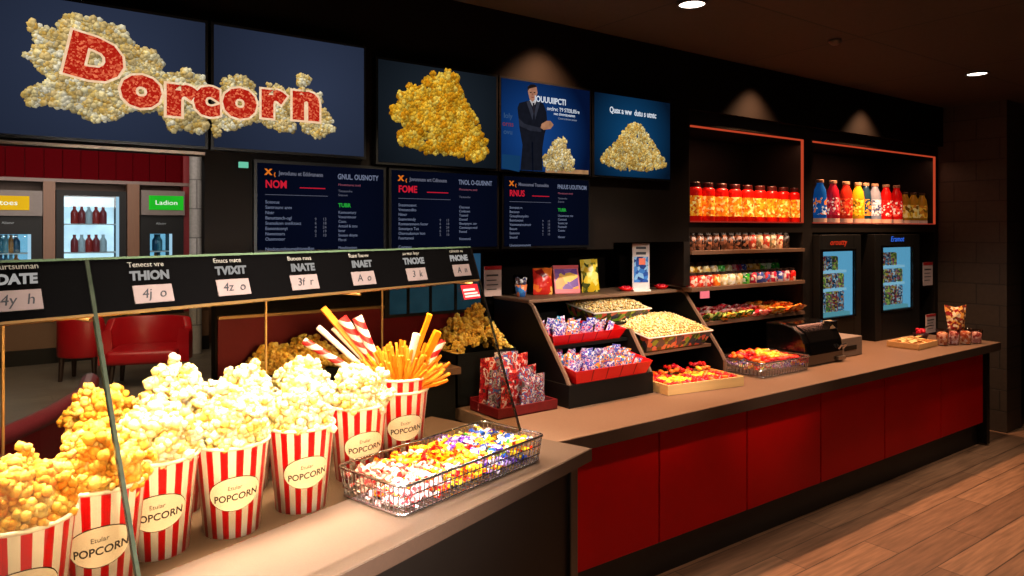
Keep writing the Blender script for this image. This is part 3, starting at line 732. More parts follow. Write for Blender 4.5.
# ------------------------------------------------------------------ ledge and popcorn added in place of reflections in the guard glass
ST = thing('reflection_cabinet', 'dark cabinet with a brown top behind the popcorn buckets', 'cabinet', (.98, 3.38, 0))
MB().box((0, 0, 0), (1.1, .48, 1.13)).build('cabinet', m_black, ST)
MB().box((-.02, -.03, 1.131), (1.12, .49, 1.17)).build('worktop', m_topedge, ST, bevel=.004)
def pop_tray(cx, cy, cz, w, d, h, label, lab2, seed, n, wh=.06):
    t = thing('reflection_tray', label, 'tray', (cx, cy, cz))
    mb = MB().box((-w / 2, -d / 2, 0), (w / 2, d / 2, .01)).box((-w / 2, -d / 2, 0), (-w / 2 + .008, d / 2, wh)).box((w / 2 - .008, -d / 2, 0), (w / 2, d / 2, wh)).box((-w / 2, -d / 2, 0), (w / 2, -d / 2 + .008, wh)).box((-w / 2, d / 2 - .008, 0), (w / 2, d / 2, wh))
    mb.build('tray', m_black, t)
    rng = np.random.default_rng(seed); pts = []
    for k in range(n):
        x, y = rng.uniform(-1, 1), rng.uniform(-1, 1); hh = h * (1 - abs(x) ** 3) * (1 - .6 * abs(y) ** 2) * (1 + .15 * math.sin(x * 7))
        pts.append((x * w * .46, y * d * .44, .04 + (wh - .06) + hh * rng.uniform(.55, 1)))
    V, F, C = pile(pts, .024, REFLECTED, rng); o = npmesh('popcorn_heap', V, F, C, m_pop); o.location = (cx, cy, cz)
    tag(o, lab2, 'popcorn', 'popcorn on the rear ledge', 'stuff')
q0, q1 = atv(205, 370, 3.5), atv(318, 370, 3.5)
pop_tray(1.28, 3.6, 1.171, .56, .34, .15, 'low black tray of popcorn on the rear cabinet, left of the fries', 'dim butter popcorn heaped on the rear cabinet left of the fries', 21, 420)
pop_tray(2.34, 3.62, CZ + .001, .42, .34, .24, 'tall black popcorn bin on the long counter behind the foil bags', 'dim butter popcorn heaped in the bin behind the foil bags', 22, 420, .30)

# ------------------------------------------------------------------ main counter

t = thing('long_counter', 'long counter with brown laminate top and red front panels along the back wall', 'counter', (2.14, 2.62, 0))
MB().box((0, 0, CZ - .07), (5.16, 1.26, CZ)).build('worktop', m_top, t, bevel=.004)
MB().box((0, -.003, CZ - .07), (5.163, 0, CZ - .003)).box((5.16, 0, CZ - .07), (5.163, 1.2, CZ - .003)).build('front_edge', m_wedge, t)
MB().box((.06, .11, .2), (5.08, 1.25, CZ - .07)).build('carcass', m_black, t)
MB().box((.06, .14, 0), (5.08, 1.2, .2)).build('kickboard', m_kick, t)
MB().box((5.03, .06, .02), (5.09, 1.2, CZ - .07)).build('end_panel', m_black, t)
seams = [2.24, 2.97, 3.75, 4.56, 5.42, 6.34, 7.16]
for a, b in zip(seams, seams[1:]): MB().box((a + .006 - 2.14, .085, .21), (b - .006 - 2.14, .11, CZ - .095)).build('front_panel', m_red, t, bevel=.003)

# ------------------------------------------------------------------ candy display stand
m_trim = M('brown_edge_trim', (120, 92, 74), .4, var=.15)
G0 = (2.63, 3.08); GZ = CZ
t = thing('candy_display_stand', 'slanted black candy display stand with brown edges in the middle of the long counter', 'display stand', (G0[0], G0[1], GZ))
GW, GH, GD = 1.4, .56, .72
prof = [(0.0, 0), (0.0, .12), (.03, .17)]
prof += [(.30 + .06 * 0, GH - .06), (.33, GH - .02), (.37, GH)]
prof += [(GD, GH), (GD, 0)]
XD = .655
profd = [(0.0, 0), (0.0, .12), (.03, .17), (.17, .37), (GD, .37), (GD, 0)]
for x in (0, XD, GW - .025):
    MB().prism(profd if x == XD else prof, x, x + .025).build('side_panel' if x != XD else 'divider', m_black, t)
    pts = [(x + .0125, y - .004, z) for y, z in (profd[:4] if x == XD else prof[:6])]
    tr = MB()
    for (a, b) in zip(pts, pts[1:]):
        tr.tube([a, b], .0135, 6)
    tr.build('edge_trim', m_trim, t)
MB().box((-.01, .34, GH), (GW + .01, GD, GH + .022)).build('top_board', m_top, t, bevel=.006)
MB().box((.025, GD - .02, 0), (GW - .025, GD, GH)).build('back_panel', m_black, t)
MB().box((-.004, -.02, 0), (.675, .36, .13)).build('base_block', m_black, t, bevel=.003)
MB().box((.025, .18, .30), (.655, GD - .02, .318)).build('shelf', m_black, t)
MB().box((.68, .10, .205), (GW - .025, GD - .02, .225)).build('shelf', m_topedge, t)
MB().box((.44, .29, .385), (1.02, GD - .02, .40)).build('shelf', m_black, t)
# red bins
m_redplastic = M('red_plastic', (215, 12, 14), .3, var=.06)
def red_bin(loc, w, d, h, label, fl=.03):
    t = thing('red_bin', label, 'bin', loc, 0, 'red plastic bins of the display stand')
    lo = [(-w / 2, 0), (w / 2, 0), (w / 2, d), (-w / 2, d)]; hi = [(-w / 2 - fl, -fl), (w / 2 + fl, -fl), (w / 2 + fl, d), (-w / 2 - fl, d)]
    vs = [(x, y, 0) for x, y in lo] + [(x, y, h if k < 2 else h * 1.6) for k, (x, y) in enumerate(hi)]
    th = .006
    vs += [(x * .985, y + (th if k < 2 else -th), th) for k, (x, y) in enumerate(lo)] + [(x * .985, y + (th if k < 2 else -th), h if k < 2 else h * 1.6) for k, (x, y) in enumerate(hi)]
    fs = [(0, 3, 2, 1), (8, 9, 10, 11)]
    for k in range(4):
        j = (k + 1) % 4; fs += [(k, j, 4 + j, 4 + k), (8 + j, 8 + k, 12 + k, 12 + j), (4 + k, 4 + j, 12 + j, 12 + k)]
    MB().add(vs, fs).build('tub', m_redplastic, t)
    for k in range(1, 5):
        x = -w / 2 + w * k / 5; MB().add([(x - .003, -.002, .004), (x + .003, -.002, .004), (x * 1.04 + .003, -fl - .003, h), (x * 1.04 - .003, -fl - .003, h), (x - .003, .003, .004), (x + .003, .003, .004), (x * 1.04 + .003, -fl + .003, h), (x * 1.04 - .003, -fl + .003, h)],
                 [(0, 1, 2, 3), (4, 7, 6, 5), (0, 4, 5, 1), (1, 5, 6, 2), (2, 6, 7, 3), (3, 7, 4, 0)]).build('front_rib', M('dark_red_plastic', (130, 6, 8), .4), t)
    return t
red_bin((G0[0] + .335, G0[1] - .015, GZ + .131), .56, .25, .075, 'lower red plastic bin of candy packets on the display base')
red_bin((G0[0] + .335, G0[1] + .20, GZ + .319), .54, .22, .06, 'upper red plastic bin of candy packets in the display stand')
m_pk = [PAT('packet_blue_white', [(60, 80, 185), (215, 205, 225), (130, 90, 180), (235, 232, 240), (90, 110, 200)], 120), PAT('packet_pink_blue', [(225, 140, 175), (80, 90, 185), (235, 225, 235), (205, 50, 80), (190, 170, 215)], 120), PAT('packet_cyan_gold', [(60, 150, 205), (235, 230, 240), (240, 165, 50), (80, 80, 175), (220, 120, 90)], 120)]
pkn = ['blue and white', 'pink and blue', 'cyan and gold']
def pouch_mb(w, h, th, n=8, m=9):
    mb = MB(); vs = []; fs = []
    for s in (-1, 1):
        for j in range(m + 1):
            for i in range(n + 1):
                u, v = i / n * 2 - 1, j / m * 2 - 1
                b = max(0, (1 - abs(u) ** 3)) * max(0, (1 - abs(v) ** 4)); cr = th * .22 * (math.sin(i * 2.3 + j * 1.7) + .6 * math.sin(i * 1.1 - j * 2.6))
                vs.append((u * w / 2 * (1 - .06 * (1 - abs(v))), s * (th / 2 * b + .0006) + cr * b, (v + 1) * h / 2))
    K = (n + 1) * (m + 1)
    for s in (0, 1):
        for j in range(m):
            for i in range(n):
                q = [s * K + j * (n + 1) + i, s * K + j * (n + 1) + i + 1, s * K + (j + 1) * (n + 1) + i + 1, s * K + (j + 1) * (n + 1) + i]
                fs.append(q if s == 0 else q[::-1])
    return mb.add(vs, fs)
PK = {}
def packet(k, loc, rot, s, lab, group, name='candy_packet', dims=(.062, .095, .022), cat='packet', mats=None):
    key = (k, name)
    if key not in PK:
        o = pouch_mb(*dims).build(name, (mats or m_pk)[k], smooth=True); PK[key] = o.data; bpy.data.objects.remove(o)
    o = bpy.data.objects.new(name, PK[key]); col.objects.link(o); o.location = loc; o.rotation_euler = rot; o.scale = (s, s, s)
    return tag(o, lab, cat, group)
for bi, (y0, z0, dd, w, rows, which) in enumerate(((-.0, .138, .23, .56, 4, 'lower'), (.215, .326, .19, .52, 3, 'upper'))):
    for r in range(rows):
        for i in range(9):
            k = rc.randrange(3)
            if bi == 1 and r == 2 and i > 5: continue
            x = G0[0] + .335 + ((i + .5) / 9 - .5) * (w - .03) + rc.uniform(-.008, .008)
            y = G0[1] + y0 + .035 + dd * (r + .2) / rows
            packet(k, (x, y, GZ + z0 + r * .018), (rc.uniform(.1, .5), rc.uniform(-.35, .35), rc.uniform(-.35, .35)), rc.uniform(.9, 1.15), '%s candy packet standing in the %s red bin' % (pkn[k], which), 'candy packets in the %s red bin' % which)
# boxes of white nibbles
m_fruit = PAT('fruit_print', [(60, 70, 30), (190, 84, 60), (60, 62, 72), (110, 140, 40), (200, 110, 80), (54, 54, 62)], 30)
def nibble_tray(loc, rz, w, d, h, tilt, label, lab2, seed):
    t = thing('snack_tray', label, 'tray', loc, rz); t.rotation_euler = (tilt, 0, rz)
    fl = .03
    def shell(z0):
        return [(-w / 2, 0, z0), (w / 2, 0, z0), (w / 2, d, z0), (-w / 2, d, z0), (-w / 2 - fl, -fl, h), (w / 2 + fl, -fl, h), (w / 2 + fl, d + fl * .3, h), (-w / 2 - fl, d + fl * .3, h)]
    MB().add(shell(0), [(0, 3, 2, 1), (0, 1, 5, 4), (1, 2, 6, 5), (2, 3, 7, 6), (3, 0, 4, 7)]).build('printed_tray', m_fruit, t)
    rim = [(-w / 2 - fl, -fl, h), (w / 2 + fl, -fl, h), (w / 2 + fl, d + fl * .3, h), (-w / 2 - fl, d + fl * .3, h)]
    MB().tube(rim, .005, 6, True).build('rim', m_white, t)
    rng = np.random.default_rng(seed); mb_pts = []
    V = []; F = []; C = []; o = 0; v, f = ICO[1]; f = np.array(f)
    pal = [lin((236, 200, 140))[:3], lin((246, 222, 170))[:3], lin((225, 180, 112))[:3]]
    nx, ny = int((w + .03) / .0165), int((d + .02) / .0165)
    for lay in range(2):
        for i in range(nx):
            for j in range(ny):
                x = (i + .5) / nx - .5; y = (j + .5) / ny - .5
                c = np.array((x * (w + .04) + rng.normal() * .003, d / 2 - .01 + y * (d + .02) + rng.normal() * .003, h - .012 + .012 * lay + .045 * (1 - (2 * x) ** 4) * (1 - (2 * y) ** 4) + rng.normal() * .003))
                vv = (v * np.array((.0095, .0085, .0075))) @ randrot(rng).T + c; cc = np.tile(pal[rng.integers(3)], (len(v), 1)); cc[::5] *= .45
                V.append(vv); F.append(f + o); C.append(cc); o += len(v)
    ob = npmesh('snack_nibbles', np.vstack(V), np.vstack(F), np.vstack(C), m_pop)
    ob.location = loc; ob.rotation_euler = (tilt, 0, rz)
    tag(ob, lab2, 'snack', 'cream nibbles in the printed trays', 'stuff')
nibble_tray((G0[0] + 1.01, G0[1] + .09, GZ + .232), 0, .56, .36, .10, .2, 'large fruit-printed tray of nibbles on the right shelf of the stand', 'small cream nibbles filling the large right printed tray', 31)
nibble_tray((G0[0] + .73, G0[1] + .33, GZ + .402), 0, .46, .24, .075, .16, 'smaller fruit-printed tray of nibbles high in the stand above the larger one', 'small cream nibbles filling the higher smaller printed tray', 32)
# wooden tray of gummies
tl, tr_ = atz(668, 396, CZ), atz(744, 386, CZ); dv = tr_ - tl; trz = math.atan2(dv.y, dv.x); TW, TD = dv.length, .36
m_ply = M('pale_plywood', (214, 170, 110), .5, var=.12, stretch=(1, 14, 14), scale=4)
t = thing('wooden_tray', 'pale wooden tray of red and yellow gummies on the counter before the stand', 'tray', (tl.x, tl.y, CZ + .001), trz)
MB().box((0, 0, 0), (TW, .012, .062)).build('front_board', m_ply, t, bevel=.002)
MB().box((0, TD - .012, 0), (TW, TD, .062)).build('back_board', m_ply, t, bevel=.002)
MB().box((0, .012, 0), (.012, TD - .012, .062)).build('side_board', m_ply, t, bevel=.002)
MB().box((TW - .012, .012, 0), (TW, TD - .012, .062)).build('side_board', m_ply, t, bevel=.002)
MB().box((.012, .012, 0), (TW - .012, TD - .012, .04)).build('bottom', m_ply, t)
WGUM = {'red': M('red_gummy', (228, 30, 24), .35, var=.15), 'crimson': M('crimson_gummy', (200, 14, 40), .35, var=.15), 'yellow': M('yellow_gummy', (250, 196, 40), .4, var=.12), 'orange': M('orange_gummy', (245, 120, 30), .35, var=.15)}
GUM = {}
def gummy(c, loc, s, where, group):
    if c not in GUM:
        mb = MB(); v, f = ICO[2]
        mb.add((v * np.array((.02, .012, .01)) * (1 + .1 * np.sin(v[:, :1] * 5) + .05 * np.random.normal(size=(len(v), 1)))).tolist(), f)
        o = mb.build('gummy_sweet', WGUM[c], smooth=True); GUM[c] = o.data; bpy.data.objects.remove(o)
    o = bpy.data.objects.new('gummy_sweet', GUM[c]); col.objects.link(o); o.location = loc; o.scale = (s, s, s)
    o.rotation_euler = (rc.uniform(-.4, .4), rc.uniform(-.4, .4), rc.uniform(0, PI)); return tag(o, '%s gummy sweet lying in %s' % (c, where), 'candy', group)
TM = Matrix.Translation((tl.x, tl.y, CZ)) @ Matrix.Rotation(trz, 4, 'Z')
for i in range(15):
    for j in range(9):
        u, v = (i + .5) / 15, (j + .5) / 9
        ye = (abs(u - .25) < .17 and .12 < v < .6) or (abs(u - .68) < .17 and .3 < v < .75)
        c = rc.choice(['yellow', 'yellow', 'yellow', 'orange']) if ye else rc.choice(['red', 'red', 'crimson', 'orange'])
        h = .058 + (.012 if v > .75 else 0) + rc.uniform(-.003, .006) + (.03 if (v > .7 and (abs(u - .45) < .09 or abs(u - .8) < .1)) else 0)
        gummy(c, TM @ Vector((.03 + u * (TW - .06), .03 + v * (TD - .06), h)), rc.uniform(1.05, 1.35), 'the wooden tray', 'gummies in the wooden tray')

# wire basket on the long counter
b0, b1 = atz(760, 379, CZ), atz(803, 372, CZ)
B3 = (4.48, 3.08, CZ + .001); B3z = -.02; B3W, B3D = .56, .36
wire_basket('wire_basket', 'chrome mesh basket of red and yellow sweets right of the display stand', B3, B3z, B3W, B3D, .10, pitch=.016, wire=.0018, diag=True)
BM3 = Matrix.Translation((B3[0], B3[1], CZ)) @ Matrix.Rotation(B3z, 4, 'Z')
MB3 = ['purple', 'blue', 'pinkwhite']
for i in range(11):
    for j in range(7):
        u, v = (i + .5) / 11, (j + .5) / 7
        p = BM3 @ Vector(((u - .5) * (B3W - .08), (v - .5) * (B3D - .07), .055))
        put_candy(rc.choice(['purple', 'blue', 'pinkwhite', 'redgold', 'green']), p, (rc.uniform(-.4, .4), rc.uniform(-.4, .4), rc.uniform(0, 3)), 1.3, 'the mesh basket beside the stand', 'wrapped candies in the mesh basket')
        c = rc.choice(['yellow', 'yellow', 'orange']) if abs(u - .55) < .25 and .2 < v < .8 else rc.choice(['red', 'red', 'crimson', 'orange'])
        gummy(c, BM3 @ Vector(((u - .5) * (B3W - .07), (v - .5) * (B3D - .06), .086 + .045 * math.cos((u - .4) * 2.8) * math.cos((v - .6) * 2.2) + rc.uniform(-.004, .006))), rc.uniform(1.2, 1.6), 'the mesh basket beside the stand', 'gummies in the mesh basket')

# snack bags left of the stand
bl, br = Vector((2.17, 3.16, 0)), Vector((2.60, 3.12, 0))
t = thing('snack_bag_tray', 'red display tray of foil snack bags left of the display stand', 'tray', (2.17, 3.10, CZ + .001), 0)
m_bagred = PAT('red_foil_print', [(150, 16, 24), (60, 10, 14), (190, 60, 60), (220, 200, 195)], 22)
MB().box((0, 0, 0), (.405, .012, .055)).box((0, .26, 0), (.405, .272, .07)).box((0, .012, 0), (.012, .26, .055)).box((.393, .012, 0), (.405, .26, .055)).box((0, 0, 0), (.405, .27, .006)).build('carton', M('red_carton', (110, 12, 18), .4, var=.3), t)
m_bags = [PAT('foil_red_silver', [(60, 40, 42), (150, 22, 28), (110, 14, 20), (175, 60, 50), (180, 160, 156), (130, 30, 34)], 34, .18, kind='noise'), PAT('foil_silver_blue', [(70, 54, 54), (130, 120, 120), (140, 40, 40), (60, 74, 120), (180, 170, 166), (150, 70, 56)], 34, .18, kind='noise')]
bagspots = [(.07, .20, 1.5, 0), (.18, .20, 1.62, 1), (.29, .20, 1.5, 0), (.07, .12, 1.25, 1), (.17, .12, 1.3, 0), (.27, .12, 1.2, 1), (.345, .18, 1.15, 0), (.345, .10, .95, 1), (.10, .06, .95, 0), (.24, .06, .95, 1)]
blab = ['tall red foil snack bag, back left of the red carton', 'tallest silver snack bag, back middle of the red carton', 'tall red foil snack bag, back of the red carton right of the tallest', 'silver snack bag in the middle row, left side of the red carton', 'red snack bag in the centre of the red carton', 'silver blue snack bag in the middle row, right of the carton centre',
        'small red snack bag, back right corner of the red carton', 'small silver snack bag, front right corner of the red carton', 'small red snack bag, front left of the red carton', 'small silver snack bag, front middle of the red carton']
for (x, y, s, k), lb in zip(bagspots, blab):
    packet(k, (2.17 + x, 3.10 + y, CZ + .009), (rc.uniform(-.08, .14), rc.uniform(-.08, .08), rc.uniform(-.2, .2)), s, lb, 'foil bags in the red carton', 'snack_bag', (.10, .19, .035), 'snack bag', m_bags)

# items on top of the display stand
TZ = GZ + GH + .023
def on_top(px, v): p = atv(px, 290, v); return Vector((p.x, v, TZ))
p = on_top(521, 3.62)
t = thing('snack_cup', 'small blue and orange printed cup with snacks at the stand top left end', 'cup', p, .2)
MB().lathe([(.03, 0), (.04, .075), (.037, .075), (.03, .01)], 20).build('cup', PAT('blue_orange_print', [(50, 110, 190), (230, 130, 80), (60, 130, 200), (235, 225, 220)], 22), t, smooth=True)
for k in range(7): MB().blob((.025 * math.cos(k), .025 * math.sin(k), .085 + .012 * (k % 3)), (.018, .014, .016), 2).build('snack_piece', PAT('dark_snack', [(60, 70, 110), (200, 200, 205), (90, 60, 60)], 60), t, smooth=True)
def top_pouch(px, v, w, h, mat, lab, rz=0, lean=.1, ry=0, name='snack_pouch'):
    o = pouch_mb(w, h, .05).build(name, mat, smooth=True); p = on_top(px, v); p.z += .002; o.location = p; o.rotation_euler = (-lean, ry, rz); return tag(o, lab, 'snack pouch')
top_pouch(543, 3.62, .13, .17, PAT('red_pouch_print', [(200, 40, 30), (230, 110, 40), (120, 20, 20), (240, 180, 90)], 18), 'red snack pouch standing on the stand top beside the blue cup', -.45)
p = on_top(568, 3.6)
t = thing('candy_box', 'pink and purple flat candy box leaning back on the stand top', 'box', p, -.35); t.rotation_euler = (-.28, 0, -.35)
MB().box((-.09, 0, 0), (.09, .035, .19)).build('carton', M('pink_carton', (215, 90, 100), .4), t, bevel=.003)
MB().box((-.078, -.002, .03), (.078, .0, .165)).build('printed_front', PAT('purple_orange_print', [(110, 60, 150), (235, 150, 40), (130, 80, 170), (240, 190, 70)], 14), t)
MB().box((-.09, -.003, .168), (.09, .0, .19)).build('title_strip', M('red_title', (200, 40, 60), .4), t)
top_pouch(591, 3.58, .12, .22, PAT('yellow_pouch_print', [(220, 180, 30), (60, 70, 20), (235, 205, 60), (120, 120, 30), (240, 225, 120)], 22), 'tall yellow and green snack pouch right of the purple box', -.5, .1, -.06)
def poster_T(x, z, y): return wallT(x, z, y)
p = on_top(641, 3.45)
t = thing('table_poster', 'tall blue and white standing poster card on the stand top', 'poster', p, -.5)
MB().box((-.06, 0, 0), (.06, .012, .325)).build('card', M('white_card', (200, 190, 190), .4), t)
MB().box((-.05, -.002, .06), (.05, 0, .235)).build('blue_picture', PAT('blue_picture_print', [(30, 70, 150), (50, 110, 190), (20, 50, 120), (120, 170, 215)], 30), t)
MB().box((-.015, -.0035, .18), (.03, -.002, .225)).build('orange_mark', M('orange_mark', (230, 110, 80), .5), t)
for z, h in ((.295, .016), (.258, .018)): MB().box((-.035, -.002, z - h / 2), (.035, 0, z + h / 2)).build('heading_bar', M('dark_print', (40, 44, 60), .5), t)
MB().box((-.06, -.03, 0), (.06, .05, .012)).build('foot', m_white, t)
for px, v, lb in ((626, 3.52, 'small red dish left of the standing poster card'), (661, 3.5, 'small red dish right of the standing poster card')):
    p = on_top(px, v); t = thing('red_dish', lb, 'dish', p, 0, 'red dishes on the stand top')
    MB().lathe([(.03, 0), (.055, .025), (.05, .025), (.028, .006)], 20).build('dish', m_redplastic, t, smooth=True)
    for k in range(5): MB().blob((.022 * math.cos(k * 1.3), .022 * math.sin(k * 1.3), .024), (.016, .012, .012), 2).build('sweet', WGUM['crimson'], t, smooth=True)
def notice(px, v, z0, w, h, label, name='paper_notice', rz=0):
    p = atv(px, 290, v); t = thing(name, label, 'notice', (p.x, v, z0), rz)
    MB().box((-w / 2, 0, 0), (w / 2, .006, h)).build('sheet', M('pink_white_paper', (200, 170, 160), .5, emit=.06), t)
    MB().box((-w / 2, -.002, h * .87), (w / 2, 0, h)).build('red_header', M('red_header', (190, 30, 36), .5), t)
    for k in range(4): MB().box((-w * .38, -.002, h * (.66 - k * .15)), (w * (.3 - .1 * (k % 2)), 0, h * (.66 - k * .15) + h * (.035 if k else .06))).build('text_line', M('grey_text', (70, 60, 60), .5), t)
    return t
notice(493, 3.74, TZ, .13, .19, 'pale paper notice with red heading at the stand top left end')
p = atv(708, 296, 3.36)
# ------------------------------------------------------------------ built-in shelves
SX0, SX1, SX2, SX3 = 3.99, 5.38, 5.52, 7.71
t = thing('wall_shelving', 'dark built-in wall shelving with red lit display boxes above the long counter', 'shelving', (3.92, VS, 0))
X = lambda x: x - 3.92
D = VB - VS
mb = MB().box((X(3.925), 0, 1.53), (X(SX0), D, 2.76)).box((X(SX1), 0, .921), (X(SX2), D, 2.76)).box((X(SX3), 0, .921), (X(UB - .002), D, 2.76))
mb.box((X(SX0), 0, 2.665), (X(SX1), D, 2.76)).box((X(SX2), 0, 2.665), (X(SX3), D, 2.76))
mb.build('carcass', m_joinery, t)
MB().box((X(SX0), D - .03, .93), (X(SX3), D - .005, 2.66)).build('back_panel', m_black, t)
MB().box((X(SX0), 0, 1.90), (X(SX1), D - .03, 1.975)).build('lit_box_floor', m_joinery, t)
MB().box((X(SX2), 0, 1.90), (X(SX3), D - .03, 1.975)).build('lit_box_floor', m_joinery, t)
m_led = EM('red_led', (215, 78, 46), .75, (195, 66, 38), 3); m_led2 = EM('red_led_dim', (190, 60, 44), .6)
for a, b in ((SX0, SX1), (SX2, SX3)):
    MB().box((X(a), -.008, 2.647), (X(b), .012, 2.657)).build('led_strip', m_led, t)
    MB().box((X(b) - .009, -.008, 1.978), (X(b), .012, 2.647)).build('led_strip', m_led, t)
    MB().box((X(a), -.008, 1.976), (X(b) - .016, .004, 1.984)).build('led_strip', m_led2, t)
m_shelf = M('brown_shelf_board', (112, 84, 66), .4, var=.2, scale=20)
for z, a in ((1.745, SX0), (1.485, SX0), (1.235, 4.09)):
    MB().box((X(a), -.02, z), (X(SX1), D - .03, z + .028)).build('shelf', m_shelf, t, bevel=.002)
p = atv(708, 297, VS - .03)
tag(MB().box((-.05, 0, -.025), (.05, .004, .025)).build('price_tag', M('pink_tag', (220, 120, 150), .5, emit=.1), loc=(4.12, VS - .026, 1.46)), 'small pink price tag hanging at the shelf edge above the mesh basket', 'price tag')

# jars and bottles in the lit boxes, glowing themselves to look LED-lit
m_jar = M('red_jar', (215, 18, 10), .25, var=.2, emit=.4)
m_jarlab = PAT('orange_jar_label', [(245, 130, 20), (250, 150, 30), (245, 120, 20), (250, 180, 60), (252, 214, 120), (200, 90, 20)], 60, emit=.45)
m_lid = M('dark_red_lid', (70, 14, 12), .4)
def make_jar():
    t = thing('snack_jar', 'x', 'jar')
    r, h = .049, .29
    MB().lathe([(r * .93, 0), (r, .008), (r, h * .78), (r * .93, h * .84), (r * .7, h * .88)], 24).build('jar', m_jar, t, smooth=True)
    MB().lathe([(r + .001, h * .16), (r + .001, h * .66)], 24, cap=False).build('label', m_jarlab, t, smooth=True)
    MB().lathe([(r * .72, h * .88), (r * .76, h * .885), (r * .76, h * .985), (r * .7, h)], 24).build('lid', m_lid, t)
    return t
J = make_jar()
for i in range(9):
    o = J if i == 0 else copy_tree(J); o.location = (max(SX0 + .053, atv((695, 708, 721.5, 735, 747.5, 760, 772, 783.5, 795)[i], 200, VS + .075).x), VS + .075, 1.976); o.rotation_euler = (0, 0, i * .7)
    tag(o, '%s red snack jar with orange label from the left in the left lit box' % ORD[i], 'jar', 'red snack jars in the left lit box')
def make_bottle(name, body, lab, h, r, label, x, i, lid=(190, 150, 120)):
    t = thing(name, label, 'bottle', (x, VS + .08, 1.976), i * .9, 'drink bottles in the right lit box')
    MB().lathe([(r * .9, .0), (r, .01), (r, h * .62), (r * .86, h * .78), (r * .52, h * .88), (r * .5, h * .93)], 24).build('bottle', body, t, smooth=True)
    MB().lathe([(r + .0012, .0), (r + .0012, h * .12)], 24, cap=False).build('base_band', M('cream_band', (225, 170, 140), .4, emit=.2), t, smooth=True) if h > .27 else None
    MB().lathe([(r + .0012, h * .2), (r + .0012, h * .6)], 24, cap=False).build('label', lab, t, smooth=True)
    MB().lathe([(r * .56, h * .93), (r * .6, h * .935), (r * .6, h * .99), (r * .5, h)], 20).build('cap', M('cap_%d_%d_%d' % lid, lid, .4), t)
bl_ = [('blue', (20, 90, 170), [(20, 90, 170), (240, 130, 50), (40, 120, 200), (230, 225, 220)]), ('crimson', (170, 20, 40), [(190, 30, 50), (240, 120, 110), (150, 14, 30), (240, 220, 200)]), ('scarlet', (200, 40, 20), [(220, 60, 30), (250, 180, 130), (190, 30, 20), (250, 120, 60)]),
       ('yellow', (235, 160, 20), [(245, 180, 30), (250, 215, 80), (235, 110, 30), (120, 90, 20)]), ('teal and orange', (30, 60, 80), [(230, 120, 50), (40, 70, 90), (220, 220, 215), (235, 160, 40)]), ('silver and blue', (150, 150, 160), [(210, 205, 205), (60, 70, 110), (235, 170, 60), (230, 230, 235)]),
       ('bright red', (225, 20, 16), [(230, 24, 20), (240, 60, 40), (230, 24, 20), (250, 220, 200)]), ('deep red', (205, 14, 14), [(215, 20, 20), (245, 90, 70), (205, 14, 14), (240, 210, 190)])]
xb = SX2 + .12
BPX = (820, 833, 846, 858, 866, 875, 886, 896.5)
for i, (nm, b, l) in enumerate(bl_):
    xb = atv(BPX[i], 200, VS + .08).x; l = [tuple(b), l[0], tuple(int(q * .8) for q in b), l[1], l[0], l[3]]
    bm = M('bottle_' + nm.replace(' ', '_'), b, .22, var=.15, emit=.35); lm = PAT('bottle_label_' + nm.replace(' ', '_'), l, 60, emit=.4)  # own glow brightens bottle and label like LED light
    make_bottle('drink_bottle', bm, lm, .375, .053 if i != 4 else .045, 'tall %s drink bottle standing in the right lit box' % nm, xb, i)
    o = [q for q in col.objects if q.name.startswith('drink_bottle') and q.type == 'EMPTY'][-1]
    xb += .185
    if nm == 'teal and orange':
        xb += .03
for j in range(3):
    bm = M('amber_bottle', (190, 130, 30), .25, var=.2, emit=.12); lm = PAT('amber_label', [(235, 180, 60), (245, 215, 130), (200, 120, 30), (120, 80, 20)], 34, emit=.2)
    make_bottle('drink_bottle', bm, lm, .315, .047, '%s short amber drink bottle from the left at the right end of the lit box' % ORD[j], atv((905, 913.5, 922)[j], 200, VS + .08).x, j, (80, 50, 30))

# small jars on the open shelves
SJ = {}
def small_jar(kind, c, loc, label, group, r=.036, h=.11, cap=(40, 28, 22), em=.0):
    if kind not in SJ:
        t = thing('small_jar', 'x', 'jar')
        MB().lathe([(r * .92, 0), (r, .004), (r, h * .72), (r * .75, h * .8), (r * .7, h * .82)], 14).build('jar', PAT('small_jar_' + kind, c, 45, emit=em), t, smooth=True)
        MB().lathe([(r * .76, h * .82), (r * .78, h)], 14).build('lid', M('small_lid_%d' % cap[0], cap, .4), t)
        SJ[kind] = t; o = t
    else: o = copy_tree(SJ[kind])
    o.location = loc; tag(o, label, 'jar', group); return o
for i in range(14):
    x = SX0 + .07 + i * .088
    if i < 8: k, c, cap = 'brown', [(70, 40, 26), (150, 90, 60), (40, 24, 18), (110, 64, 44)], (40, 28, 22)
    else: k, c, cap = ('cream_red', [(230, 190, 160), (190, 50, 30), (220, 170, 120), (160, 60, 40)], (44, 30, 24)) if i % 2 == 0 else ('cream', [(225, 205, 170), (150, 140, 100), (200, 160, 110), (120, 90, 60)], (45, 31, 25))
    if i == 13: k, c, cap = 'dark', [(50, 36, 28), (80, 56, 40), (36, 26, 20), (60, 44, 34)], (42, 30, 24)
    small_jar(k, c, (x, VS + .05, 1.774), '%s small jar from the left on the upper open shelf, %s' % (ORD[i], {'brown': 'brown contents', 'cream_red': 'cream and red label', 'cream': 'cream label', 'dark': 'dark'}[k]), 'small jars on the upper open shelf', r=.036, h=.135, cap=cap)
FRONTC = ['red', 'red', 'red', 'orange', 'cream', 'cream', 'cream', 'green', 'rose', 'blue', 'blue', 'rose', 'blue', 'rose', 'red']
